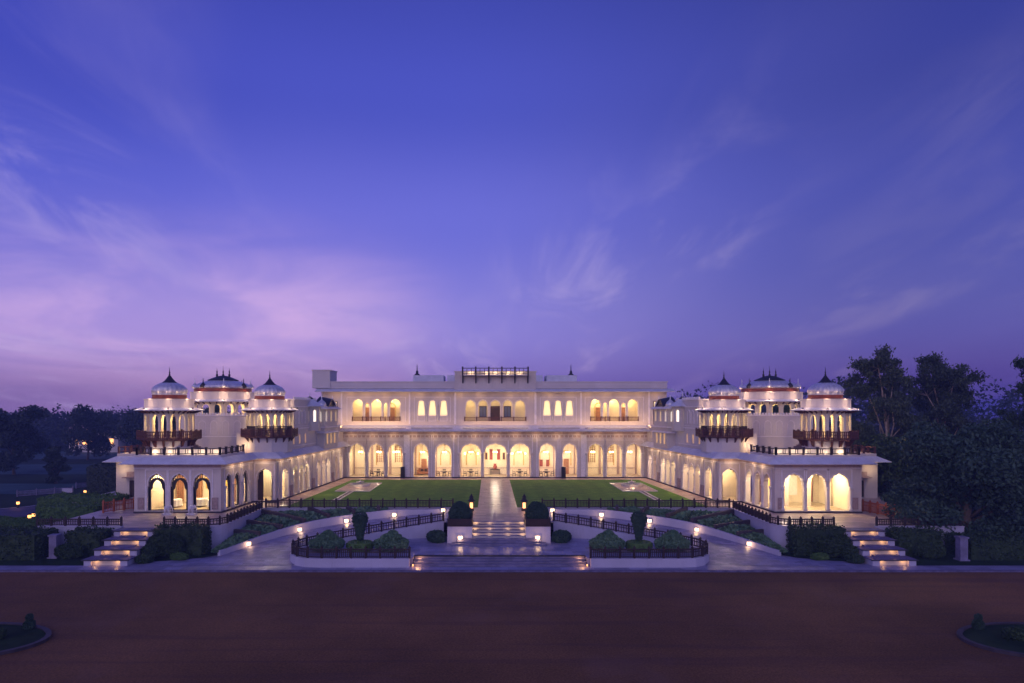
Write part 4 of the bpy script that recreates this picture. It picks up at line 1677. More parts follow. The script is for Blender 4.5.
        g.lathe(ax, ay, [(dr, zt + .2), (dr, zt + 1.0), (dr + .08, zt + 1.03), (dr + .08, zt + 1.1), (dr - .25, zt + 1.1), (dr - .3, zt + .9)], n_, rib=.012)
        g.build('drum', 'plaster_white', kk)
        zb = zt + 1.08
        g = MB(s)
        if big:
            g.lathe(ax, ay, [(Rd * .97, zb - .1), (Rd * .97, zb + .42)], 40)
            g.build('band', 'redband', kk, smooth=False)
            g = MB(s)
            g.lathe(ax, ay, [(Rd * .96, zb + .42), (Rd * 1.0, zb + .55), (Rd * .97, zb + .75), (Rd * .82, zb + 1.05), (Rd * .60, zb + 1.32), (Rd * .42, zb + 1.48), (.3, zb + 1.55)], 48, rib=.025)
            g.build('dome', 'dome', kk, smooth=False)
            g = MB(s)
            g.lathe(ax, ay, [(1.75, zb + 1.42), (1.8, zb + 1.50), (1.2, zb + 1.75), (.7, zb + 1.95), (.2, zb + 2.05), (.02, zb + 2.07)], 16)
            g.build('cap', 'blackcap', kk)
            for dx in (-.75, 0, .75):
                g = MB(s)
                hh = 0 if dx else .25
                g.lathe(ax + dx, ay, [(.10, zb + 1.75), (.14, zb + 2.15), (.06, zb + 2.3), (.09, zb + 2.5), (.03, zb + 2.7), (.01, zb + 3.0 + hh)], 8)
                g.build('finial', 'blackcap', kk, smooth=True)
            for k in range(8):
                an = R(45 * k + 22.5)
                g = MB(s)
                x, y = ax + math.cos(an) * Rd * .93, ay + math.sin(an) * Rd * .93
                g.lathe(x, y, [(.34, zb + .5), (.36, zb + .75), (.2, zb + .95), (.06, zb + 1.1), (.04, zb + 1.5), (.01, zb + 1.65)], 8)
                g.build('cupola', 'dome' if k % 2 else 'blackcap', kk, smooth=True)
        else:
            g.lathe(ax, ay, [(Rd * .95, zb - .1), (Rd * .95, zb + .06), (Rd * .99, zb + .08), (Rd * .99, zb + .13), (Rd * .95, zb + .15), (Rd * .95, zb + .46)], 32)
            g.build('band', 'redband', kk)
            g = MB(s)
            pf = [(Rd * .98, zb + .44), (Rd * .98, zb + .50), (Rd * .94, zb + .54), (Rd * 1.0, zb + .78), (Rd * 1.0, zb + .95), (Rd * .94, zb + 1.16), (Rd * .78, zb + 1.42), (Rd * .56, zb + 1.62), (Rd * .34, zb + 1.76), (.1, zb + 1.8)]
            g.lathe(ax, ay, pf, 48, rib=.03)
            g.build('dome', 'dome', kk)
            g = MB(s)
            g.lathe(ax, ay, [(.98, zb + 1.50), (.92, zb + 1.60), (.55, zb + 1.84), (.30, zb + 2.14), (.12, zb + 2.42), (.03, zb + 2.45)], 16)
            g.build('cap', 'blackcap', kk, smooth=True)
            g = MB(s)
            g.lathe(ax, ay, [(.05, zb + 2.4), (.11, zb + 2.52), (.05, zb + 2.64), (.09, zb + 2.76), (.04, zb + 2.86), (.03, zb + 3.1), (.005, zb + 3.35)], 8)
            g.build('finial', 'blackcap', kk, smooth=True)
        # balcony
        if Rb:
            ob, oi = oc(Rb), oc(Rb - .12)
            g = MB(s)
            g.lathe(ax, ay, [(Rc - .4, zf - .28), (Rb * .96, zf - .12), (Rb + .05, zf - .1), (Rb + .05, zf), (Rc - .4, zf)], 8, rot=.5)
            g.build('balcony_slab', 'redwood', kk)
            g = MB(s)
            for k in range(8):
                a, b = ob[k], ob[(k + 1) % 8]
                for z, hh in ((zf + .72, .09), (zf + .08, .08), (zf + .40, .05)):
                    g.bar((*a, z), (*b, z), .09, hh)
                m_ = 12
                for j in range(m_):
                    x, y = a[0] + (b[0] - a[0]) * j / m_, a[1] + (b[1] - a[1]) * j / m_
                    g.box(x - .035, x + .035, y - .035, y + .035, zf, zf + .72)
                for j in (0, .5):
                    x, y = a[0] + (b[0] - a[0]) * j, a[1] + (b[1] - a[1]) * j
                    g.box(x - .08, x + .08, y - .08, y + .08, zf - .05, zf + .86)
            g.build('balcony_railing', 'redwood', kk)
            g = MB(s)
            for k in range(16):
                an = 2 * math.pi * (k + .5) / 16
                c_, s_ = math.cos(an), math.sin(an)
                p = [(Rc - .4, zf - .85), (Rc - .05, zf - .75), (Rb - .35, zf - .25), (Rb - .2, zf - .12), (Rc - .4, zf - .12)]
                tx_, ty_ = -s_ * .07, c_ * .07
                for sg in (-1, 1):
                    g.poly(*[(ax + c_ * r_ + tx_ * sg, ay + s_ * r_ + ty_ * sg, z) for r_, z in p])
                for (r0, z0), (r1, z1) in zip(p, p[1:] + p[:1]):
                    g.poly((ax + c_ * r0 + tx_, ay + s_ * r0 + ty_, z0), (ax + c_ * r1 + tx_, ay + s_ * r1 + ty_, z1), (ax + c_ * r1 - tx_, ay + s_ * r1 - ty_, z1), (ax + c_ * r0 - tx_, ay + s_ * r0 - ty_, z0))
            g.build('balcony_brackets', 'redwood', kk)
        if screen:
            g = MB(s)
            os_ = oc(Rc + .12)
            for k in range(8):
                a, b = os_[k], os_[(k + 1) % 8]
                for z in (zf + .86, zf + 1.1):
                    g.bar((*a, z), (*b, z), .06, .06)
                for j in range(12):
                    x, y = a[0] + (b[0] - a[0]) * j / 12, a[1] + (b[1] - a[1]) * j / 12
                    g.box(x - .03, x + .03, y - .03, y + .03, zf, zf + 1.1)
            g.build('screen', 'wood', kk)
        # lights: one inside, a ring of little floods on the eave
        light('kiosk_light', (s * ax, ay, zt - .5), 420 if not big else 700, (1.0, .72, .34), kk, .15)
        nf = 8
        fm = None
        for k in range(nf):
            an = R(22.5 + 45 * k)
            x, y = ax + math.cos(an) * (Rc + .72), ay + math.sin(an) * (Rc + .72)
            if fm is None:
                g = MB(s)
                g.box(x - .07, x + .07, y - .07, y + .07, zt + .12, zt + .20)
                fm = g.build('floodlight', 'lampmetal', kk)
                fx, fy = x, y
            else:
                part_copy(fm, kk, world_loc(kk) + Vector((s * (x - fx), y - fy, 0)))
            light('flood_beam', (s * x, y, zt + .36), 24.0 if not big else 36.0, (1.0, .68, .40), kk, .05)
            light('flood_beam', (s * (ax + math.cos(an) * (dr + .12)), ay + math.sin(an) * (dr + .12), zt + 1.16), 9.0, (1.0, .68, .42), kk, .05)
        return kk

    # tower under the inner kiosk
    g = MB(s)
    bx, by = 25.6, 77.0
    o8 = [(bx + 2.45 * math.cos(R(22.5 + 45 * k)), by + 2.45 * math.sin(R(22.5 + 45 * k))) for k in range(8)]
    g.prism(o8, 5.28, 7.0)
    g.build('tower', 'plaster_white', PAL)
    axx, ayy = 33.7, 70.2
    g = MB(s)
    o8 = [(axx + 2.2 * math.cos(R(22.5 + 45 * k)), ayy + 2.2 * math.sin(R(22.5 + 45 * k))) for k in range(8)]
    g.prism(o8, 5.28, 7.0)
    g.build('tower', 'plaster_white', PAL)
    kiosk(axx, ayy, 7.1, 2.38, 2.95, 3.3, 1.72, 10.02)
    kiosk(bx, by, 7.1, 2.30, 3.0, 3.2, 1.70, 10.05, screen=True)
    kiosk(33.2, 83.0, 9.42, 3.75, 0, 4.5, 3.4, 11.05, big=True)
    # uplight patches on the bases
    light('terrace_light', (s * 32.3, 68.95, 6.2), 40, WARM, PAL, .05)
    light('terrace_light', (s * 28.0, 75.3, 6.1), 40, WARM, PAL, .05)


for s in (-1, 1):
    wing(s)

# ================================================================== ROOM LAMPS AND FURNITURE
CHR = random.Random(21)
def chandelier(loc, drop, rad, w, label, group, r=.1, col=CREAM):
    x, y, z = loc
    w *= CHR.uniform(.6, 1.25)
    col = (1.0, .78 + CHR.uniform(-.06, .05), .45 + CHR.uniform(-.10, .12))
    c = empty('chandelier', loc, label, 'chandelier', group)
    g = MB()
    g.tube([(x, y, z), (x, y, z - drop)], .03, 6)
    g.lathe(x, y, [(.05, z - drop - .3), (.12, z - drop - .2), (.06, z - drop), (.04, z - drop + .2)], 8)
    g.build('stem', 'gold', c)
    g = MB()
    for k in range(6):
        an = k * math.pi / 3
        px, py = x + math.cos(an) * rad, y + math.sin(an) * rad
        g.tube([(x, y, z - drop - .1), (x + math.cos(an) * rad * .6, y + math.sin(an) * rad * .6, z - drop - .25), (px, py, z - drop - .05)], .025, 5)
    g.build('arms', 'gold', c)
    for k in range(6):
        an = k * math.pi / 3
        px, py = x + math.cos(an) * rad, y + math.sin(an) * rad
        g = MB()
        g.lathe(px, py, [(.03, z - drop - .05), (.07, z - drop + .02), (.08, z - drop + .10), (.04, z - drop + .18)], 8)
        g.build('bulb', 'bulb', c, smooth=True)
    light('lamp_light', (x, y, z - drop - .25), w, col, c, .2)
    return c


BAYN = {0: 'central doorway arch'}
xs = sorted(o[0] for o in GF)
for i, x in enumerate(xs):
    lab = f'lit brass chandelier hanging in the {ORD[i]} ground-floor arch from the left'
    if abs(x) < .1:
        lab = 'lit brass chandelier hanging in the central ground-floor arch above the console'
    chandelier((x, 102.9 if abs(x) < 12.8 else 103.2, 6.7), 3.1, .26, 560 if abs(x) < 12.8 else 420, lab, 'chandeliers in the main arcade')


def sconce(x, y, z, label, w=9):
    c = empty('wall_lamp', (x, y, z), label, 'wall lamp', 'wall lamps in the main arcade')
    g = MB()
    g.box(x - .05, x + .05, y - .04, y, z - .2, z + .1)
    g.build('bracket', 'gold', c)
    g = MB()
    g.lathe(x, y - .16, [(.05, z - .02), (.13, z + .06), (.14, z + .22), (.08, z + .3)], 8)
    g.build('shade', 'lamp', c, smooth=True)
    light('lamp_light', (x, y - .3, z + .1), w, CREAM, c, .08)


for i, x in enumerate((-4.65, -2.65, 2.65, 4.65)):
    sconce(x, 105.29, 3.15, f'glowing wall lamp on the arcade back wall, {ORD[i]} of four from the left')
sconce(-10.2, 105.29, 2.7, 'bright wall lamp seen in the arch holding the brown sofa', 40)
sconce(-15.6, 105.29, 3.4, 'bright wall lamp in the arch beside the left dark speaker', 24)

# chair and table sets
def make_chair():
    c = empty('chair', (0, 0, 0), 'x', 'chair')
    g = MB(); g.box(-.24, .24, -.23, .23, .42, .50); g.build('seat', 'chair', c)
    g = MB()
    for k in range(5):
        g.box(-.22 + k * .1, -.18 + k * .1, .19, .22, .5, .92)
    g.box(-.24, .24, .185, .225, .90, 1.0)
    g.box(-.24, .24, .18, .215, .52, .60)
    g.build('backrest', 'chair', c)
    for sx_ in (-1, 1):
        for sy_ in (-1, 1):
            g = MB()
            g.box(sx_ * .21 - .025, sx_ * .21 + .025, sy_ * .20 - .025, sy_ * .20 + .025, 0, .42)
            g.build('leg', 'chair', c)
        g = MB()
        g.box(sx_ * .25 - .025, sx_ * .25 + .025, -.2, .2, .66, .70)
        g.box(sx_ * .25 - .02, sx_ * .25 + .02, -.2, -.16, .5, .66)
        g.build('armrest', 'chair', c)
    return c


def make_table():
    t = empty('table', (0, 0, 0), 'x', 'table')
    g = MB(); g.lathe(0, 0, [(.55, .70), (.57, .73), (.55, .76)], 20); g.build('tabletop', 'chair', t)
    g = MB(); g.lathe(0, 0, [(.05, .06), (.045, .4), (.06, .70)], 8); g.build('pedestal', 'chair', t)
    g = MB(); g.lathe(0, 0, [(.30, 0), (.28, .04), (.06, .07)], 12); g.build('foot', 'chair', t)
    return t


ch0, tb0 = make_chair(), make_table()
used_c = used_t = False
sets = [(-17.55, 'second arch from left'), (-7.65, 'fifth arch from left'), (-3.65, 'wide arch left of the doorway'), (3.65, 'wide arch right of the doorway'), (7.65, 'second arch right of the doorway')]
for x, nm in sets:
    for j, (dx, dy, rz, pn) in enumerate(((-.85, 0, R(90), 'left chair'), (.85, 0, R(-90), 'right chair'), (0, .8, 0, 'far chair'))):
        lab = f'dark armchair, {pn} of the set in the {nm}'
        loc = (x + dx, 101.7 + dy, .12)
        if not used_c:
            ch0.location = loc; ch0.rotation_euler = (0, 0, rz); ch0['label'] = lab; ch0['group'] = 'dark chairs in the main arcade'; used_c = True
        else:
            dup(ch0, None, loc, rz, None, lab, 'dark chairs in the main arcade')
    lab = f'small round dark table between chairs in the {nm}'
    if not used_t:
        tb0.location = (x, 101.7, .12); tb0['label'] = lab; tb0['group'] = 'dark tables in the main arcade'; used_t = True
    else:
        dup(tb0, None, (x, 101.7, .12), 0, None, lab, 'dark tables in the main arcade')

sf = empty('sofa', (-10.9, 104.5, .12), 'brown upholstered sofa with two dark cushions in the arch left of five', 'sofa')
sf['label'] = 'brown upholstered sofa with two dark cushions against the arcade back wall'
g = MB(); g.box(-11.75, -10.05, 104.1, 104.9, .28, .58); g.build('seat', 'sofa', sf)
g = MB(); g.box(-11.75, -10.05, 104.9, 105.15, .28, 1.1); g.build('backrest', 'sofa', sf)
for x in (-11.9, -10.05):
    g = MB(); g.box(x, x + .15, 104.1, 105.1, .12, .85); g.build('armrest', 'sofa', sf)
for i, x in enumerate((-11.2, -10.6)):
    g = MB(); g.box(x - .2, x + .2, 104.72, 104.88, .60, .98)
    o = g.build('cushion', 'chair', loc=(x, 104.8, .6)); tag(o, f'dark square cushion on the brown sofa, {"left" if i == 0 else "right"} one', 'cushion', 'sofa cushions')
cs = empty('console_table', (0, 104.9, .12), 'low console table against the wall behind the central doorway', 'table')
g = MB(); g.box(-.75, .75, 104.6, 105.1, .85, .93); g.build('tabletop', 'chair', cs)
for x in (-.68, .62):
    g = MB(); g.box(x, x + .07, 104.65, 105.05, .12, .85); g.build('leg', 'chair', cs)
g = MB()
g.lathe(0, 104.8, [(.16, .93), (.26, 1.15), (.3, 1.35), (.18, 1.6), (.22, 1.75)], 14)
tag(g.build('vase', 'redcloth', loc=(0, 104.8, .93), smooth=True), 'round dark red vase on the central console table', 'vase')
for x, z0, z1, lab in ((-.62, 2.35, 3.9, 'red hanging textile left of the centre line behind the main doorway'), (.55, 2.35, 3.9, 'red hanging textile right of the centre line behind the main doorway'), (7.1, 1.3, 2.3, 'left of two small red pictures in the arch right of the doorway'), (8.1, 1.3, 2.3, 'right of two small red pictures in the arch right of the doorway')):
    o = empty('wall_hanging', (x, 105.25, z0), lab, 'wall hanging', 'red wall hangings')
    g = MB(); g.box(x - .24, x + .24, 105.22, 105.285, z0, z1); g.build('textile', 'redcloth', o)
    g = MB(); g.box(x - .30, x + .30, 105.20, 105.29, z1, z1 + .06); g.build('rod', 'chair', o)
for s in (-1, 1):
    o = empty('picture', (s * 1.35, 105.25, 2.4), f'small framed picture on the {SIDE[s]} edge of the central doorway back wall', 'picture', 'framed pictures')
    g = MB(s); g.box(1.2, 1.5, 105.24, 105.285, 2.4, 3.4); g.build('canvas', 'redwood', o)
    g = MB(s)
    for q in ((1.14, 1.2, 2.34, 3.46), (1.5, 1.56, 2.34, 3.46), (1.2, 1.5, 3.4, 3.46), (1.2, 1.5, 2.34, 2.4)):
        g.box(q[0], q[1], 105.22, 105.29, q[2], q[3])
    g.build('frame', 'gold', o)
for x, lab in ((-13.55, 'tall dark cabinet speaker standing at the pier in the left part of the arcade'), (9.98, 'tall dark cabinet speaker standing at the pier in the right part of the arcade')):
    o = empty('cabinet_speaker', (x, 100.0, .02), lab, 'speaker', 'dark cabinet speakers')
    g = MB(); g.box(x - .3, x + .3, 99.7, 100.1, .06, 1.7); g.build('cabinet', 'blackframe', o)
    g = MB(); g.box(x - .25, x + .25, 99.67, 99.7, .3, 1.6); g.build('grille', 'lampmetal', o)
    g = MB(); g.box(x - .34, x + .34, 99.66, 100.1, .0, .06); g.build('foot', 'lampmetal', o)

# wing and corner-room lamps
for s in (-1, 1):
    for i, (yy, off) in enumerate(((79.8, 2.2), (82.6, 2.2), (85.2, 2.0), (88.8, 2.0), (92.4, 2.0), (97.4, 2.0))):
        chandelier((s * (AW(yy) + off), yy, 4.9), 1.0, .22, 800, f'lit chandelier in the {SIDE[s]} wing arcade, {ORD[i]} back from the front', f'chandeliers in the wing arcades')
    for i, x in enumerate((28.9, 31.2, 33.2)):
        chandelier((s * x, 68.6 if s > 0 else 69.6, 4.9), .8, .24, 620 if s < 0 else 820, f'lit chandelier in the {SIDE[s]} corner room, {ORD[i]} outward from the courtyard', 'chandeliers in the corner rooms')
    chandelier((s * 28.6, 71.8, 4.9), .9, .24, 600, f'lit chandelier near the back of the {SIDE[s]} corner room', 'chandeliers in the corner rooms')
    chandelier((s * 25.6, 76.3, 4.9), .9, .24, 600, f'lit chandelier in the single arch at the {SIDE[s]} wing corner', 'chandeliers in the corner rooms')

# dining tables in the left corner room
dt0 = None
for i, (x, y, lab) in enumerate(((-33.0, 69.6, 'white-clothed dining table in the leftmost dark-framed doorway'), (-30.6, 70.2, 'white-clothed dining table in the middle dark-framed doorway'), (-28.6, 69.4, 'white-clothed dining table in the dark-framed doorway nearest the courtyard'))):
    if dt0 is None:
        dt0 = empty('dining_table', (x, y, .12), lab, 'table', 'white dining tables')
        g = MB()
        g.lathe(x, y, [(.86, .25), (.82, .5), (.80, .86), (.78, .90)], 28, rib=.06)
        g.build('tablecloth', 'cloth', dt0)
        g = MB(); g.lathe(x, y, [(.3, .12), (.3, .26)], 12); g.build('pedestal', 'chair', dt0)
        g = MB()
        for k in range(4):
            an = k * math.pi / 2
            g = MB()
            g.lathe(x + math.cos(an) * .5, y + math.sin(an) * .5, [(.12, .905), (.13, .92)], 12)
            g.build('plate', 'marble', dt0)
    else:
        dup(dt0, None, (x, y, .12), 0, None, lab, 'white dining tables')
    
# ================================================================== FENCES
postm = {}
def fence(path, label, s=1, h=.92, m='wood', sp=1.15, group='dark wooden railings', name='railing', cat='railing', spikes=False):
    """path of (x, y, z) base points; posts are parts, the rails and balusters of the fence one panel"""
    pts = [Vector((s * p[0], p[1], p[2])) for p in path]
    root = empty(name, pts[len(pts) // 2], label, cat, group)
    g = MB()
    posts = [pts[0]]
    acc = 0.0
    tot = sum((b - a).length for a, b in zip(pts, pts[1:]))
    npost = max(1, round(tot / sp))
    spc = tot / npost
    nxt = spc
    dist = 0.0
    for a, b in zip(pts, pts[1:]):
        ln = (b - a).length
        for zz, hh, ww in ((h - .06, .09, .10), (.10, .07, .07), (h * .62, .05, .05)):
            g.bar(a + Vector((0, 0, zz)), b + Vector((0, 0, zz)), ww, hh)
        while nxt <= dist + ln + 1e-6:
            posts.append(a.lerp(b, (nxt - dist) / ln))
            nxt += spc
        nb = max(1, int(ln / .15))
        for k in range(nb):
            p = a.lerp(b, (k + .5) / nb)
            g.box(p.x - .026, p.x + .026, p.y - .026, p.y + .026, p.z + .13, p.z + h - .1)
        dist += ln
    g.build('rail_panel', m, root)
    key = (h, m)
    for p in posts:
        if key not in postm:
            q = MB()
            q.box(p.x - .075, p.x + .075, p.y - .075, p.y + .075, p.z, p.z + h + .06)
            q.lathe(p.x, p.y, [(.11, p.z + h + .06), (.11, p.z + h + .10), (.05, p.z + h + .14), (.02, p.z + h + .22)], 6)
            o = q.build('post', m, root)
            # centre the mesh on its foot so that copies can be placed
            off = p - root.location
            for v in o.data.vertices:
                v.co -= off
            o.location = off
            postm[key] = o
        else:
            part_copy(postm[key], root, p)
    return root


for s in (-1, 1):
    nm = SIDE[s]
    fence([(23.35, 68.85, .14), (4.5, 68.85, .14)], f'dark wooden railing along the front edge of the {nm} lawn', s, h=.80)
    cr_ = [(x, y, .14) for x, y in corner(23.64, 58.14, 1.36)]
    fence([cr_[-1], (23.64, 62.0, .14), (23.64, 68.5, .14)], f'dark wooden railing running back beside the {nm} terrace corner room', s, sp=.8, h=.66)
    fence([(28.5, 58.14, .14)] + cr_, f'dark wooden railing with spiked posts before the {nm} pavilion terrace', s, sp=1.0, h=.62)
    fence([(39.3, 58.14, .14), (32.15, 58.14, .14)], f'dark wooden railing outside the lit steps of the {nm} terrace', s, sp=1.2, h=.62)
    ip = ISL_PATH
    fence([p for p in ip if p[0] > 4.6], f'dark wooden railing looping round the {nm} planted island', s, sp=1.1, h=.74)
    fence([(38.3, 66.3, .02), (35.55, 70.6, .02)] if s < 0 else [(35.6, 69.2, .02), (36.3, 65.4, .02), (37.4, 61.6, .02)], f'orange-red wooden fence lit by lamps beside the {nm} corner block', s, h=1.05, m='orange', sp=1.0, group='orange-red fences', name='fence', cat='fence')

# ================================================================== LAMPS OUTSIDE
pl0 = None
def path_lamp(loc, label, rz=0.0, group='box lamps along the ramp kerbs'):
    global pl0
    if pl0 is None:
        pl0 = empty('path_lamp', (0, 0, 0), label, 'path lamp', group)
        g = MB(); g.box(-.16, .16, -.10, .10, 0, .10); g.build('base', 'white', pl0)
        g = MB(); g.box(-.18, .18, -.10, .10, .10, .36); g.build('lens', 'lamp', pl0)
        g = MB(); g.box(-.22, .22, -.13, .13, .36, .41); g.build('cap', 'white', pl0)
        g = MB()
        for x in (-.19, .19):
            g.box(x - .009, x + .009, -.11, .11, .10, .358)
        g.box(-.199, .199, -.114, -.102, .34, .357)
        g.build('frame', 'lampmetal', pl0)
        light('lamp_light', (0, -.40, .24), 17, (1, .62, .30), pl0, .12)
        o = pl0
    else:
        o = dup(pl0, None, loc, rz, None, label, group)
    o.location = loc
    o.rotation_euler = (0, 0, rz)


for s in (-1, 1):
    nm = SIDE[s]
    for i, (x, y, z) in enumerate(((21.55, 58.75, -1.71), (18.5, 63.55, -1.33), (14.7, 66.2, -.95), (10.2, 67.25, -.53), (5.4, 67.55, -.12))):
        path_lamp((s * x, y, z), f'glowing white box lamp on the {nm} ramp, {ORD[i]} up from the drive', -s * R((38, 30, 18, 6, 0)[i]))
    path_lamp((s * 3.3, 58.3, -1.1), f'glowing white box lamp at the foot of the {nm} bush planter', 0, 'box lamps at the planters')

ln0 = None
for s in (-1, 1):
    x, y = 2.62, 67.8
    c = empty('lantern', (s * x, y, 0), f'dark pagoda-topped lantern on the {SIDE[s]} of the marble path', 'lantern', 'path lanterns')
    g = MB(s); g.box(x - .26, x + .26, y - .26, y + .26, 0, .25); g.build('base', 'wood', c)
    g = MB(s)
    for a in (-1, 1):
        for b in (-1, 1):
            g.box(x + a * .19 - .035, x + a * .19 + .035, y + b * .19 - .035, y + b * .19 + .035, .25, .95)
    for z in (.84, .91):
        g.lathe(x, y, [(.30, z), (.30, z + .04), (.22, z + .04), (.22, z)], 4, rot=.5)
    g.build('frame', 'wood', c)
    g = MB(s); g.box(x - .14, x + .14, y - .14, y + .14, .27, .82); g.build('glass', 'lantern_glow', c)
    g = MB(s); g.lathe(x, y, [(.40, .95), (.42, 1.0), (.22, 1.15), (.18, 1.32), (.26, 1.36), (.12, 1.5), (.03, 1.7)], 8, rot=.5); g.build('roof', 'lampmetal', c)
    light('lamp_light', (s * x, y - .5, .5), 10, AMBER, c, .1)

# statues on the left terrace
for i, x in enumerate((-31.55, -29.25)):
    y = 65.2
    e = empty('elephant_statue', (x, y, 0), f'small white marble elephant statue on a plinth before the {"left" if i == 0 else "middle and right"} doorways', 'statue', 'marble elephants')
    g = MB(); g.box(x - .42, x + .42, y - .3, y + .3, 0, .16); g.build('plinth', 'statue', e)
    g = MB()
    # body, head, trunk, legs as one surface of revolution pieces joined
    import itertools
    ring = []
    prof = [(-.30, .04, .62), (-.27, .18, .62), (-.12, .25, .64), (.05, .25, .66), (.16, .19, .72), (.26, .18, .80), (.36, .13, .76), (.43, .06, .62), (.45, .045, .45), (.44, .03, .28)]
    prev = None
    for dx, r_, z in prof:
        rr = g.add([(x + dx, y + math.cos(2 * math.pi * k / 10) * r_, z + math.sin(2 * math.pi * k / 10) * r_) for k in range(10)]) if dx < .40 else g.add([(x + dx + math.sin(2 * math.pi * k / 10) * r_, y + math.cos(2 * math.pi * k / 10) * r_, z) for k in range(10)])
        if prev:
            for k in range(10):
                g.f.append([prev[k], prev[(k + 1) % 10], rr[(k + 1) % 10], rr[k]])
        prev = rr
    for a, b in itertools.product((-.2, .12), (-.13, .13)):
        g.tube([(x + a, y + b, .16), (x + a, y + b, .35), (x + a, y + b, .6)], [.09, .075, .11], 8)
    g.build('body', 'statue', e, smooth=True)
    for b in (-1, 1):
        g = MB()
        g.poly((x + .20, y + b * .17, .92), (x + .08, y + b * .27, .86), (x + .08, y + b * .27, .62), (x + .20, y + b * .19, .58))
        g.poly((x + .23, y + b * .17, .92), (x + .11, y + b * .28, .86), (x + .11, y + b * .28, .62), (x + .23, y + b * .19, .58))
        g.build('ear', 'statue', e)

# fountains in the lawns
for s in (-1, 1):
    f = empty('fountain', (s * 17.8, 89.3, 0), f'octagonal stone fountain basin on pink paving in the {SIDE[s]} lawn', 'fountain', 'lawn fountains')
    g = MB(s); g.box(15.6, 19.7, 83.8, 93.0, .0, .05); g.build('paving', 'pink', f)
    g = MB(s)
    g.box(15.5, 19.8, 83.68, 83.8, .0, .09); g.box(15.5, 19.8, 93.0, 93.12, 0, .09)
    g.box(15.5, 15.6, 83.8, 93.0, 0, .09); g.box(19.7, 19.8, 83.8, 93.0, 0, .09)
    g.build('edging', 'marble', f)
    g = MB(s); g.lathe(17.8, 89.6, [(1.35, .05), (1.35, .24), (1.45, .27), (1.45, .33), (1.2, .33), (1.15, .16), (.05, .15)], 8, rot=.5)
    g.build('basin', 'marble', f)
    g = MB(s); g.lathe(17.8, 89.6, [(1.16, .24), (.02, .25)], 8, rot=.5); g.build('water', 'water', f)
    g = MB(s); g.lathe(17.8, 89.6, [(.2, .2), (.12, .35), (.16, .45), (.50, .58), (.55, .62), (.1, .6), (.06, .8), (.01, .9)], 14); g.build('spout', 'statue', f, smooth=True)
    g = MB(s)
    g.box(17.45, 17.62, 74.6, 83.66, .0, .07); g.box(18.0, 18.17, 74.6, 83.66, 0, .07)
    g.build('channel', 'marble', f)
    g = MB(s); g.box(17.62, 18.0, 74.6, 83.66, 0, .035); g.build('channel_water', 'water', f)
    light('basin_light', (s * 17.6, 87.6, .25), 10, WARM, f, .06)

# ================================================================== PLANTS
def leaf_cloud(blobs, n, size, seed, flat=.0, shell=.55, squash=1.0, droop=0.0, gauss=False, lumps=1.0):
    """leaf quads through the volume of several ellipsoid blobs: (x,y,z,rx,ry,rz)"""
    rg = np.random.default_rng(seed)
    vol = np.array([b[3] * b[4] * b[5] for b in blobs]) ** (2 / 3)
    idx = rg.choice(len(blobs), n, p=vol / vol.sum())
    B = np.array(blobs)[idx]
    d = rg.normal(size=(n, 3))
    d /= np.linalg.norm(d, axis=1, keepdims=True)
    r = shell + (1 - shell) * rg.random(n) ** .7
    # lumpy radius
    lump = 1 + lumps * .16 * np.sin(d[:, 0] * 5 + B[:, 0]) * np.sin(d[:, 1] * 6 + B[:, 1] * 2) + lumps * .12 * np.sin(d[:, 2] * 7 + B[:, 2])
    p = B[:, :3] + d * B[:, 3:6] * (r * lump)[:, None]
    if gauss:
        p = B[:, :3] + rg.normal(size=(n, 3)) * B[:, 3:6] * .62
    u = rg.normal(size=(n, 3)); u /= np.linalg.norm(u, axis=1, keepdims=True)
    v = rg.normal(size=(n, 3)) + d * .6
    v -= u * (u * v).sum(1, keepdims=True); v /= np.linalg.norm(v, axis=1, keepdims=True)
    sz = size * (.6 + .8 * rg.random(n))[:, None]
    u *= sz; v *= sz * .55
    if droop:
        u[:, 2] -= droop * size
    q = np.stack([p - u, p + v, p + u, p - v], 1).reshape(-1, 3)
    return q


def leaf_obj(name, q, m, parent=None, loc=None, extra=None):
    n = len(q) // 4
    off = np.array(world_loc(parent) if parent is not None else (loc or (0, 0, 0)))
    verts = q - off
    faces = np.arange(4 * n).reshape(-1, 4)
    me = bpy.data.meshes.new(name)
    if extra is None:
        me.vertices.add(4 * n); me.vertices.foreach_set('co', verts.ravel())
        me.loops.add(4 * n); me.loops.foreach_set('vertex_index', faces.ravel())
        me.polygons.add(n); me.polygons.foreach_set('loop_start', np.arange(0, 4 * n, 4)); me.polygons.foreach_set('loop_total', np.full(n, 4))
        me.update()
    else:
        ev = [tuple(np.array(v) - off) for v in extra.v]
        me.from_pydata([tuple(v) for v in verts] + ev, [], [list(f) for f in faces] + [[i + 4 * n for i in f] for f in extra.f])
    me.materials.append(M[m])
    o = bpy.data.objects.new(name, me)
    COL.objects.link(o)
    if parent is not None:
        o.parent = parent
    elif loc:
        o.location = loc
    return o


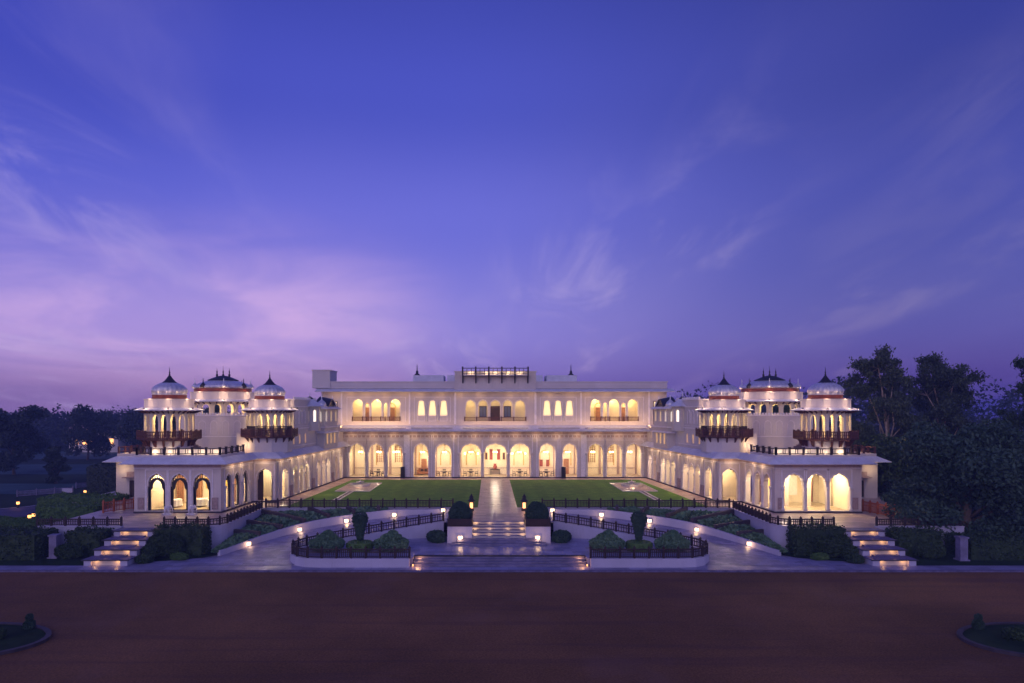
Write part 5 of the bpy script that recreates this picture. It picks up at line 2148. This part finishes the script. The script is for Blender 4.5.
def tree(name, loc, h, spread, label, cat='tree', group=None, m='leaf', bark='bark', seed=1, nl=9000, leaf=.22, crown0=.3, nb=14, lean=0.0, trunk_r=.28, sparse=False):
    rs = random.Random(seed)
    x, y, z = loc
    t = empty(name, loc, label, cat, group)
    g = MB()
    top = Vector((x + lean * h, y, z + h * .72))
    base = Vector((x, y, z))
    mid = base.lerp(top, .45) + Vector((rs.uniform(-.4, .4), rs.uniform(-.4, .4), 0))
    g.tube([base - Vector((0, 0, .2)), base + Vector((0, 0, .3)), mid, top], [trunk_r * 1.35, trunk_r, trunk_r * .7, trunk_r * .22], 9)
    blobs = []
    if sparse:
        tips = []
        nt_ = max(7, nb // 9)
        for k in range(nt_):
            f = crown0 + (1 - crown0) * (k + .5) / nt_
            an = k * 2.4 + rs.uniform(-.5, .5)
            rr = spread * rs.uniform(.35, .95) * (1 - .5 * max(0, f - .6) / .4)
            c = Vector((x + lean * h * f + math.cos(an) * rr, y + math.sin(an) * rr, z + h * f * .95))
            st = base.lerp(top, max(.2, min(.92, f - .22)))
            m_ = st.lerp(c, .55) + Vector((rs.uniform(-.4, .4), rs.uniform(-.4, .4), rs.uniform(.2, .9)))
            g.tube([st, m_, c], [trunk_r * .42, trunk_r * .26, trunk_r * .08], 6)
            for q in range(max(5, nb // nt_)):
                e = c + Vector((rs.gauss(0, 1), rs.gauss(0, 1), rs.gauss(0, .7))) * spread * .21
                br = spread * rs.uniform(.08, .20)
                blobs.append((e.x, e.y, e.z, br, br, br * rs.uniform(.6, 1.0)))
                if q % 2 == 0:
                    g.tube([m_.lerp(c, .7), e], [trunk_r * .10, trunk_r * .03], 5)
    for k in range(0 if sparse else nb):
        f = crown0 + (1 - crown0) * (k + .5) / nb
        an = rs.uniform(0, 2 * math.pi)
        rr = spread * rs.uniform(.25, .95) * (1 - .45 * abs(f - .55) * 1.6)
        c = Vector((x + lean * h * f + math.cos(an) * rr, y + math.sin(an) * rr, z + h * (f * .92)))
        br = spread * rs.uniform(.24, .44) * (.46 if sparse else 1)
        blobs.append((c.x, c.y, c.z, br, br, br * rs.uniform(.55, .85)))
        st = base.lerp(top, max(.25, f - .25)) if f < .9 else top
        m_ = st.lerp(c, .5) + Vector((0, 0, rs.uniform(0, .5)))
        g.tube([st, m_, c], [trunk_r * .36, trunk_r * .22, trunk_r * .07], 6)
    if not sparse:
        blobs.append((x + lean * h * .6, y, z + h * .6, spread * .6, spread * .6, h * .26))
    g.build('trunk', bark, t, smooth=True)
    leaf_obj('crown', leaf_cloud(blobs, nl, leaf, seed, shell=.15 if sparse else .35, gauss=sparse, droop=.5 if sparse else 0), m, t)
    return t


def bush(name, blobs, label, cat='bush', group=None, m='leaf_bush', seed=1, nl=2600, leaf=.09, loc=None, shell=.86):
    x, y, z = loc
    b = empty(name, loc, label, cat, group)
    q = leaf_cloud(blobs, nl, leaf, seed, shell=shell, lumps=.3)
    core = MB()
    for bx, by, bz, rx, ry, rz in blobs:
        core.lathe(bx, by, [(rx * .86 * math.cos(a), bz + rz * .86 * math.sin(a)) for a in [R(d) for d in (-88, -60, -30, 0, 30, 60, 88)]], 14, sxy=(1, ry / rx))
    leaf_obj('foliage', q, m, b, extra=core)
    return b


for s in (-1, 1):
    nm = SIDE[s]
    bush('round_bush', [(s * 3.36, 59.9, .95, 1.0, 1.15, .98)], f'dark clipped round bush in the {nm} planter beside the steps', group='planter bushes', m='leaf_blue', seed=11 + s, loc=(s * 3.36, 59.9, .4), nl=5200, leaf=.075)
    bush('small_bush', [(s * 5.3, 58.9, -.95, .75, .7, .6), (s * 5.7, 59.5, -1.0, .6, .6, .5)], f'loose green shrub beside the {nm} planter pedestal', group='planter side shrubs', m='leaf_blue', seed=14 + s, loc=(s * 5.4, 59, -1.4), nl=2200)
    for i, x in enumerate((8.75, 14.0)):
        x_ = s * x
        bush('tiered_bush', [(x_, 55.4, -.85, 1.45, 1.2, .62), (x_, 55.4, -.38, .85, .8, .45), (x_ + .1, 55.4, .0, .4, .4, .26)], f'broad tiered green bush on the {nm} island, {"near the central steps" if i == 0 else "at the rounded outer end"}', group='island bushes', m='leaf_bush', seed=20 + i + s, loc=(x_, 55.4, -1.4), nl=5200, leaf=.09)
    # vase topiary
    x_ = s * 11.35
    tp = empty('topiary', (x_, 55.6, -1.4), f'vase-shaped clipped topiary on a green drum base on the {nm} island', 'topiary', 'vase topiaries')
    q = leaf_cloud([(x_, 55.6, z, r_, r_, .30) for r_, z in ((.30, -.35), (.36, -.05), (.44, .3), (.54, .62), (.64, .95), (.66, 1.2), (.58, 1.42))], 4600, .06, 30 + s, shell=.9, lumps=.2)
    core = MB(); core.lathe(x_, 55.6, [(.16, -.6), (.28, -.3), (.38, .2), (.54, .8), (.58, 1.3), (.4, 1.5)], 14)
    leaf_obj('vase', q, 'leaf_blue', tp, extra=core)
    q = leaf_cloud([(x_ + math.cos(a) * .72, 55.6 + math.sin(a) * .72, -1.02, .42, .42, .36) for a in [k * math.pi / 4 for k in range(8)]] + [(x_, 55.6, -.9, .8, .8, .3)], 3600, .065, 33 + s, shell=.88, lumps=.25)
    core = MB(); core.lathe(x_, 55.6, [(1.0, -1.4), (1.08, -1.1), (1.0, -.72), (.2, -.66)], 20)
    leaf_obj('drum', q, 'leaf_mid', tp, extra=core)


def hedge(x0, x1, y0, y1, z0, z1, label, s=1, m='leaf', seed=1, group='clipped hedges', leaf=.10, dens=60, rnd=.35):
    """clipped hedge: rounded solid core with leaves all over its faces"""
    xa, xb = sorted((s * x0, s * x1))
    h = empty('hedge', ((xa + xb) / 2, (y0 + y1) / 2, z0), label, 'hedge', group)
    rg = np.random.default_rng(seed)
    dx, dy, dz = xb - xa, y1 - y0, z1 - z0
    areas = [dx * dz, dx * dz, dy * dz, dy * dz, dx * dy]
    n = int(sum(areas) * dens)
    f = rg.choice(5, n, p=np.array(areas) / sum(areas))
    a, b = rg.random(n), rg.random(n)
    p = np.zeros((n, 3))
    jit = rg.normal(0, .085, n)
    for k in range(5):
        i = f == k
        if k < 2:
            p[i] = np.stack([xa + a[i] * dx, (y0 if k == 0 else y1) + jit[i], z0 + b[i] * dz], 1)
        elif k < 4:
            p[i] = np.stack([(xa if k == 2 else xb) + jit[i], y0 + a[i] * dy, z0 + b[i] * dz], 1)
        else:
            p[i] = np.stack([xa + a[i] * dx, y0 + b[i] * dy, z1 + jit[i] + .11 * np.sin(a[i] * dx * 2.3 + seed) + .06 * np.sin(b[i] * dy * 5 + a[i] * dx * 5.1)], 1)
    # round the edges
    c = np.array([(xa + xb) / 2, (y0 + y1) / 2, z0 + dz * .45])
    hx = np.array([dx / 2, dy / 2, dz * .55])
    rel = np.abs((p - c) / hx)
    k_ = np.sort(rel, 1)[:, 1]
    p = c + (p - c) * (1 - rnd * .35 * np.clip(k_ - .7, 0, 1)[:, None])
    u = rg.normal(size=(n, 3)); u /= np.linalg.norm(u, axis=1, keepdims=True)
    v = rg.normal(size=(n, 3)); v -= u * (u * v).sum(1, keepdims=True); v /= np.linalg.norm(v, axis=1, keepdims=True)
    sz = leaf * (.6 + .8 * rg.random(n))[:, None]
    q = np.stack([p - u * sz, p + v * sz * .6, p + u * sz, p - v * sz * .6], 1).reshape(-1, 3)
    core = MB()
    e = .12
    core.box(xa + e, xb - e, y0 + e, y1 - e, z0, z1 - e)
    leaf_obj('foliage', q, m, h, extra=core)
    return h


for s in (-1, 1):
    nm = SIDE[s]
    hedge(24.3, 28.4, 55.9, 57.75, -1.96, .32, f'tall dark clipped hedge before the {nm} terrace wall beside the lit steps', s, 'leaf', 40 + s)
    bush('round_bush', [(s * 26.9, 55.5, -1.0, 1.3, .8, .95)], f'rounded dark shrub in front of the {nm} tall hedge', group='front shrubs', m='leaf', seed=44 + s, loc=(s * 26.9, 55.5, -1.96), nl=3400)
    bush('low_shrub', [(s * 25.6, 54.6, -1.72, .75, .35, .32)], f'low yellow-green clipped shrub on the {nm} verge', group='verge shrubs', m='leaf_mid', seed=47 + s, loc=(s * 25.6, 54.6, -1.96), nl=1400, leaf=.06)
    hedge(32.5, 35.4 if s < 0 else 36.2, 55.6, 57.6, -1.96, .12, f'dark hedge outside the {nm} lit steps', s, 'leaf', 50 + s)
    bush('round_bush', [(s * 34.6, 54.9, -1.35, 1.2, .6, .6)], f'low rounded dark shrub outside the {nm} lit steps', group='front shrubs', m='leaf', seed=54 + s, loc=(s * 34.6, 54.9, -1.96), nl=2200)
for s in (-1, 1):
    bush('spreading_shrub', [(s * 28.1, 57.2, -.55, .7, .8, .75), (s * 28.1, 56.0, -.95, .7, .8, .8), (s * 28.0, 54.8, -1.35, .7, .8, .62), (s * 27.9, 53.7, -1.70, .7, .7, .36)], f'dark spreading shrub sloping down beside the {SIDE[s]} lit steps', group='stair side shrubs', m='leaf', seed=84 + s, loc=(s * 28, 55.5, -1.96), nl=5200, leaf=.085)
hedge(36.9, 55, 54.2, 57.5, -1.96, .15, 'long dark hedge at the left edge beside the footpath', -1, 'leaf', 58)
hedge(37.4, 45, 54.2, 57.6, -1.96, -.3, 'dark hedge under the big tree right of the white pillar', 1, 'leaf', 59)
hedge(40.5, 46.5, 68.5, 72, -1.5, .35, 'lit green hedge by the orange fence on the left', -1, 'leaf_mid', 60)
hedge(41.5, 50, 74, 77.5, -1.6, .5, 'second green hedge behind the orange fence on the left', -1, 'leaf_mid', 61)
for i, (x, y, r_) in enumerate(((-48.5, 66.5, 1.3), (-46.0, 65.6, 1.1), (-43.6, 64.8, .9))):
    bush('round_bush', [(x, y, -1.1, r_ * 1.4, r_, .8)], f'green shrub near the left road lamps, {ORD[i]} from the left', group='road shrubs', m='leaf_mid', seed=62 + i, loc=(x, y, -1.9), nl=2000)

# white gate pillars
for s, x, y, hh in ((1, 36.8, 54.4, 1.9), (-1, 36.0, 55.3, 1.9)):
    p = empty('gate_pillar', (s * x, y, -1.97), f'white square pillar standing by the {SIDE[s]} hedges near the footpath', 'pillar', 'white pillars')
    g = MB(s); g.box(x - .3, x + .3, y - .3, y + .3, -1.97, -1.97 + hh - .12); g.build('shaft', 'step', p)
    g = MB(s); g.box(x - .36, x + .36, y - .36, y + .36, -1.97 + hh - .12, -1.97 + hh); g.build('cap', 'step', p)
    g = MB(s); g.box(x - .4, x + .4, y - .4, y + .4, -1.97, -1.85); g.build('base', 'step', p)

# round flower beds at the near corners of the drive
for s in (-1, 1):
    cx_, cy_, rx = (28.65, 35.5, 5.2)
    f = empty('flower_bed', (s * cx_, cy_, DZ), f'dark kerbed flower bed at the near {SIDE[s]} edge of the drive', 'flower bed', 'drive flower beds')
    ring = [(cx_ + 4.6 * math.cos(a) * (1 if math.cos(a) > 0 else 1.0), cy_ + 2.9 * math.sin(a)) for a in [2 * math.pi * k / 40 for k in range(40)]]
    g = MB(s); g.sweep(ring, [(-.13, DZ), (-.13, DZ + .16), (.13, DZ + .16), (.13, DZ)], side=1, closed=True); g.build('kerb_ring', 'darkkerb', f)
    g = MB(s); g.prism([(cx_ + (x - cx_) * .97, cy_ + (y - cy_) * .97) for x, y in ring], DZ, DZ + .09); g.build('soil', 'verge', f)
    x = cx_ - 2.6
    bush('small_topiary', [(s * x, cy_ + 2.0, DZ + .32, .28, .28, .28), (s * x, cy_ + 2.0, DZ + .72, .17, .17, .18)], f'small two-ball topiary in the {SIDE[s]} drive flower bed', 'topiary', 'drive bed plants', 'leaf_blue', 70 + s, 1200, .07, (s * x, cy_ + 2.0, DZ + .09))
    bush('low_shrub', [(s * (x + .7), cy_ + .3, DZ + .35, .6, .45, .35)], f'low round shrub beside the topiary in the {SIDE[s]} drive flower bed', group='drive bed plants', m='leaf', seed=72 + s, loc=(s * (x + .7), cy_ + .3, DZ + .09), nl=1200, leaf=.07)
    bush('low_hedge', [(s * (cx_ + d), cy_ + .2 + .1 * d, DZ + .3, .9, .6, .4) for d in (0, 1.2, 2.4)], f'dark low planting across the middle of the {SIDE[s]} drive flower bed', group='drive bed plants', m='leaf', seed=75 + s, loc=(s * cx_, cy_, DZ + .09), nl=2400, leaf=.07)

# ---- left parkland
g = MB()
def ribbon(g, pts, w, z):
    v = [Vector(p) for p in pts]
    e = []
    for k in range(len(v)):
        d = (v[min(k + 1, len(v) - 1)] - v[max(k - 1, 0)]).normalized()
        n_ = Vector((-d.y, d.x)) * w / 2
        e.append((v[k] + n_, v[k] - n_))
    for (a, b), (c, d) in zip(e, e[1:]):
        g.poly((a.x, a.y, z), (c.x, c.y, z), (d.x, d.y, z), (b.x, b.y, z))
ribbon(g, [(-95, 52.8), (-75, 66), (-62, 75), (-55, 82), (-51, 92), (-50, 110)], 9.0, DZ + .02)
struct('road', g, 'asphalt')
g = MB()
ribbon(g, [(-98, 57.6), (-77.5, 70.2), (-65, 79), (-58.6, 85), (-55.4, 93), (-54.8, 110)], .3, DZ + .06)
struct('road_kerb', g, 'white')
g = MB()
g.sheet([(-190, 128), (-62, 128), (-66, 152), (-210, 152)], DZ + .03)
g.sheet([(-120, 98), (-64, 98), (-66, 112), (-130, 112)], DZ + .03)
g.sheet([(-230, 168), (-60, 168), (-70, 200), (-240, 200)], DZ + .03)
struct('field', g, 'field')
g = MB()
ribbon(g, [(54.5, 58.3), (57, 64), (60, 75), (62, 110)], 6.0, DZ + .02)
struct('side_road', g, 'asphalt')

rl0 = None
for i, (u, v) in enumerate(((18, 503.5), (53, 498), (85, 492), (29.5, 517), (33.5, 515.5), (54, 511), (73, 507.5), (89, 503.5))):
    Y = 683 * (CZ - DZ - .55) / (v - 410)
    X = (u - 490.2) * Y / 683 + CX
    lab = f'small amber bollard lamp beside the left road, {ORD[i]} of eight'
    lab = ['small amber bollard lamp on the far road verge nearest the left edge', 'small amber bollard lamp midway along the far road verge', 'small amber bollard lamp at the far bend of the road', 'left of two paired amber bollard lamps above the left hedge', 'right of two paired amber bollard lamps above the left hedge', 'small amber bollard lamp among the left road shrubs', 'small amber bollard lamp on the near side of the road before the hedge', 'small amber bollard lamp at the end of the lit hedge'][i]
    if rl0 is None:
        rl0 = empty('bollard_lamp', (X, Y, DZ), lab, 'bollard lamp', 'amber bollard lamps')
        g = MB(); g.lathe(X, Y, [(.14, DZ), (.12, DZ + .45)], 8); g.build('post', 'lampmetal', rl0)
        g = MB(); g.lathe(X, Y, [(.16, DZ + .46), (.18, DZ + .62), (.15, DZ + .78)], 10); g.build('lens', 'amber', rl0)
        g = MB(); g.lathe(X, Y, [(.26, DZ + .79), (.2, DZ + .86), (.03, DZ + .95)], 10); g.build('cap', 'lampmetal', rl0)
        light('lamp_light', (X, Y - .35, DZ + .6), 6, AMBER, rl0, .1)
    else:
        dup(rl0, None, (X, Y, DZ), 0, None, lab, 'amber bollard lamps')

for i, (u0, u1, v) in enumerate(((27, 60, 492), (84, 100, 484))):
    Y = 683 * (CZ - DZ) / (v + 3 - 410)
    xa, xb = (u0 - 490.2) * Y / 683 + CX, (u1 - 490.2) * Y / 683 + CX
    fence([(xa, Y - 2.0, DZ), (xb, Y + 3.0, DZ)], 'pale low park fence left of the road sign' if i == 0 else 'pale low park fence right of the road sign', 1, h=.8, m='step', sp=2.2, group='pale park fences', name='fence', cat='fence')
sg = empty('sign', (-60.2, 96.0, DZ), 'small white sign on short legs beyond the left road', 'sign')
g = MB(); g.box(-60.9, -59.5, 95.95, 96.05, DZ + .5, DZ + 1.1); g.build('board', 'white', sg)
for x in (-60.7, -59.8):
    g = MB(); g.box(x, x + .08, 96.06, 96.14, DZ, DZ + 1.0); g.build('leg', 'lampmetal', sg)
# lit house far across the park
hs = empty('distant_house', (-113, 195, DZ), 'low distant house with lit windows among the far left trees', 'house')
g = MB(); g.box(-121, -107, 195, 203, DZ, 3.6); g.build('wall', 'plaster', hs)
g = MB(); g.poly((-122, 194, 3.6), (-106, 194, 3.6), (-106, 199, 6.0), (-122, 199, 6.0)); g.poly((-122, 204, 3.6), (-106, 204, 3.6), (-106, 199, 6.0), (-122, 199, 6.0)); g.build('roof', 'jali', hs)
for k in range(5):
    x = -119.6 + k * 2.5
    g = MB(); g.box(x, x + 1.3, 194.93, 194.99, .2, 1.8); g.build('window', 'amber', hs)
for i, (x, z) in enumerate(((-112.5, 4.2), (-96.5, 3.2))):
    sl = empty('street_lamp', (x, 190, DZ), f'distant lit street lamp {"beside" if i == 0 else "well right of"} the far house', 'street lamp', 'distant lamps')
    g = MB(); g.tube([(x, 190, DZ), (x, 190, z)], .08, 6); g.build('pole', 'lampmetal', sl)
    g = MB(); g.lathe(x, 190, [(.1, z), (.4, z + .25), (.4, z + .5), (.1, z + .75)], 8); g.build('globe', 'amber', sl)

# hedge blocks and individual trees of the park
hedge(72, 84, 86, 92, DZ, 1.6, 'big dark hedge block at the far left edge by the road', -1, 'leaf_far', 80, dens=30, leaf=.16)
hedge(53, 60, 100, 106, DZ, 1.8, 'dark hedge block beyond the road left of the annex', -1, 'leaf_far', 81, dens=30, leaf=.16)
tree('conifer', (-72, 112, DZ), 6.2, 2.0, 'dark conical tree standing alone in the left park', seed=90, m='leaf_far', nl=5000, leaf=.2, crown0=.08, nb=16)
TR = [(-90, 128, 11.0, 6.0, 'tall dark tree at the left edge of the park'), (-66, 150, 11.5, 6.5, 'round-topped tree showing pale sky gaps left of the palace'), (-80, 158, 10.5, 7, 'broad dark tree in the left treeline behind the conical tree'), (-98, 165, 11, 7, 'broad dark tree in the left treeline above the lit house'), (-56, 118, 8.8, 5.5, 'dark leafy tree right behind the left annex roof'), (-46, 112, 12.2, 4.0, 'dark tree top showing between the outer and middle left kiosks')]
for i, (x, y, h_, sp_, lab) in enumerate(TR):
    tree('broadleaf_tree', (x, y, DZ), h_ + 1.8, sp_, lab, group='left park trees', m='leaf_far', seed=100 + i, nl=9000, leaf=.30, crown0=.18)
# far wood: one mass of crowns across the horizon
rs = random.Random(5)
bl = []
for k in range(230):
    x = rs.uniform(-330, -50)
    y = rs.uniform(200, 250)
    hh = rs.uniform(8.5, 13.0)
    bl.append((x, y, DZ + hh * .55, rs.uniform(4, 8), rs.uniform(4, 7), hh * .52))
for k in range(130):
    x = rs.uniform(60, 330)
    y = rs.uniform(140, 230)
    hh = rs.uniform(12, 18)
    bl.append((x, y, DZ + hh * .55, rs.uniform(4, 8), rs.uniform(4, 7), hh * .52))
q = leaf_cloud(bl, 170000, .46, 6, shell=.7)
o = leaf_obj('far_wood', q, 'leaf_far', loc=(0, 200, DZ))
tag(o, 'far dark wood along the horizon on both sides of the palace', 'wood', kind='stuff')

# ---- right: the big tree and the tall pale-limbed trees behind it
tree('big_round_tree', (41.3, 60.5, DZ), 10.6, 6.0, 'huge dense round dark tree on the right beside the pavilion', seed=120, m='leaf_round', nl=70000, leaf=.17, crown0=.12, nb=34, trunk_r=.5)
RT = [(48.2, 84, 17.6, 4.3, -.02, 'tall pale-limbed airy tree just right of the outer kiosk'), (56.0, 86, 17.2, 4.6, .02, 'tall pale-limbed airy tree in the middle of the right group'), (60.0, 92, 15.0, 3.8, .02, 'airy tall tree at the right of the tall group')]
for i, (x, y, h_, sp_, ln_, lab) in enumerate(RT):
    tree('tall_airy_tree', (x, y, DZ), h_ + 2, sp_, lab, group='tall right trees', m='leaf_airy', bark='palebark', seed=130 + i, nl=42000, leaf=.15, crown0=.26, nb=120, lean=ln_, trunk_r=.30, sparse=True)
gs = empty('added_tree_light', (44.5, 79, DZ), 'added unseen uplight that brightens the tall pale-limbed trees', 'added light')  # added lamp with an invented housing, put here to make the pale trunks glow
g = MB(); g.lathe(44.5, 79, [(.16, DZ), (.16, DZ + .2), (.22, DZ + .3)], 8); g.build('housing', 'lampmetal', gs)
g = MB(); g.lathe(44.5, 79, [(.17, DZ + .301), (.02, DZ + .33)], 8); g.build('lens', 'amber', gs)
light('lamp_light', (44.5, 79, DZ + .7), 260, AMBER, gs, .1)
tree('edge_tree', (60.0, 76, DZ), 18.6, 3.4, 'dark tree with spreading branches cut by the right edge of the view', seed=140, m='leaf', nl=20000, leaf=.15, crown0=.5, nb=70, sparse=True)
tree('broadleaf_tree', (43.5, 100, DZ), 15.5, 4.5, 'dark tree top showing behind the outer right kiosk', group='right trees', seed=141, m='leaf', nl=9000, leaf=.26)
for i, (x, y, h_, lab) in enumerate(((58, 74, 9.8, 'dark middle-height tree behind the right of the huge round tree'), (68, 78, 10.5, 'dark middle-height tree at the right edge of the view'), (46.8, 79, 9.6, 'dark middle-height tree between the huge round tree and the tall trees'))):
    tree('dark_tree', (x, y, DZ), h_, 5.5, lab, group='dark right trees', seed=150 + i, m='leaf', nl=14000, leaf=.22, crown0=.1, nb=18)

# evening air: far trees fade to blue
g = MB(); g.box(-400, 400, -70, 400, -4.0, 24.0)
hz = g.build('haze', 'ground')
hm = bpy.data.materials.new('haze')
hm.use_nodes = True
t = hm.node_tree
t.nodes.clear()
pv = nd(t, 'ShaderNodeVolumePrincipled', Density=.0009)
pv.inputs['Color'].default_value = (.36, .46, .95, 1)
ou = t.nodes.new('ShaderNodeOutputMaterial')
t.links.new(pv.outputs[0], ou.inputs['Volume'])
hz.data.materials[0] = hm
tag(hz, 'thin blue evening haze over the grounds', 'haze', kind='stuff')
SC.cycles.volume_bounces = 0
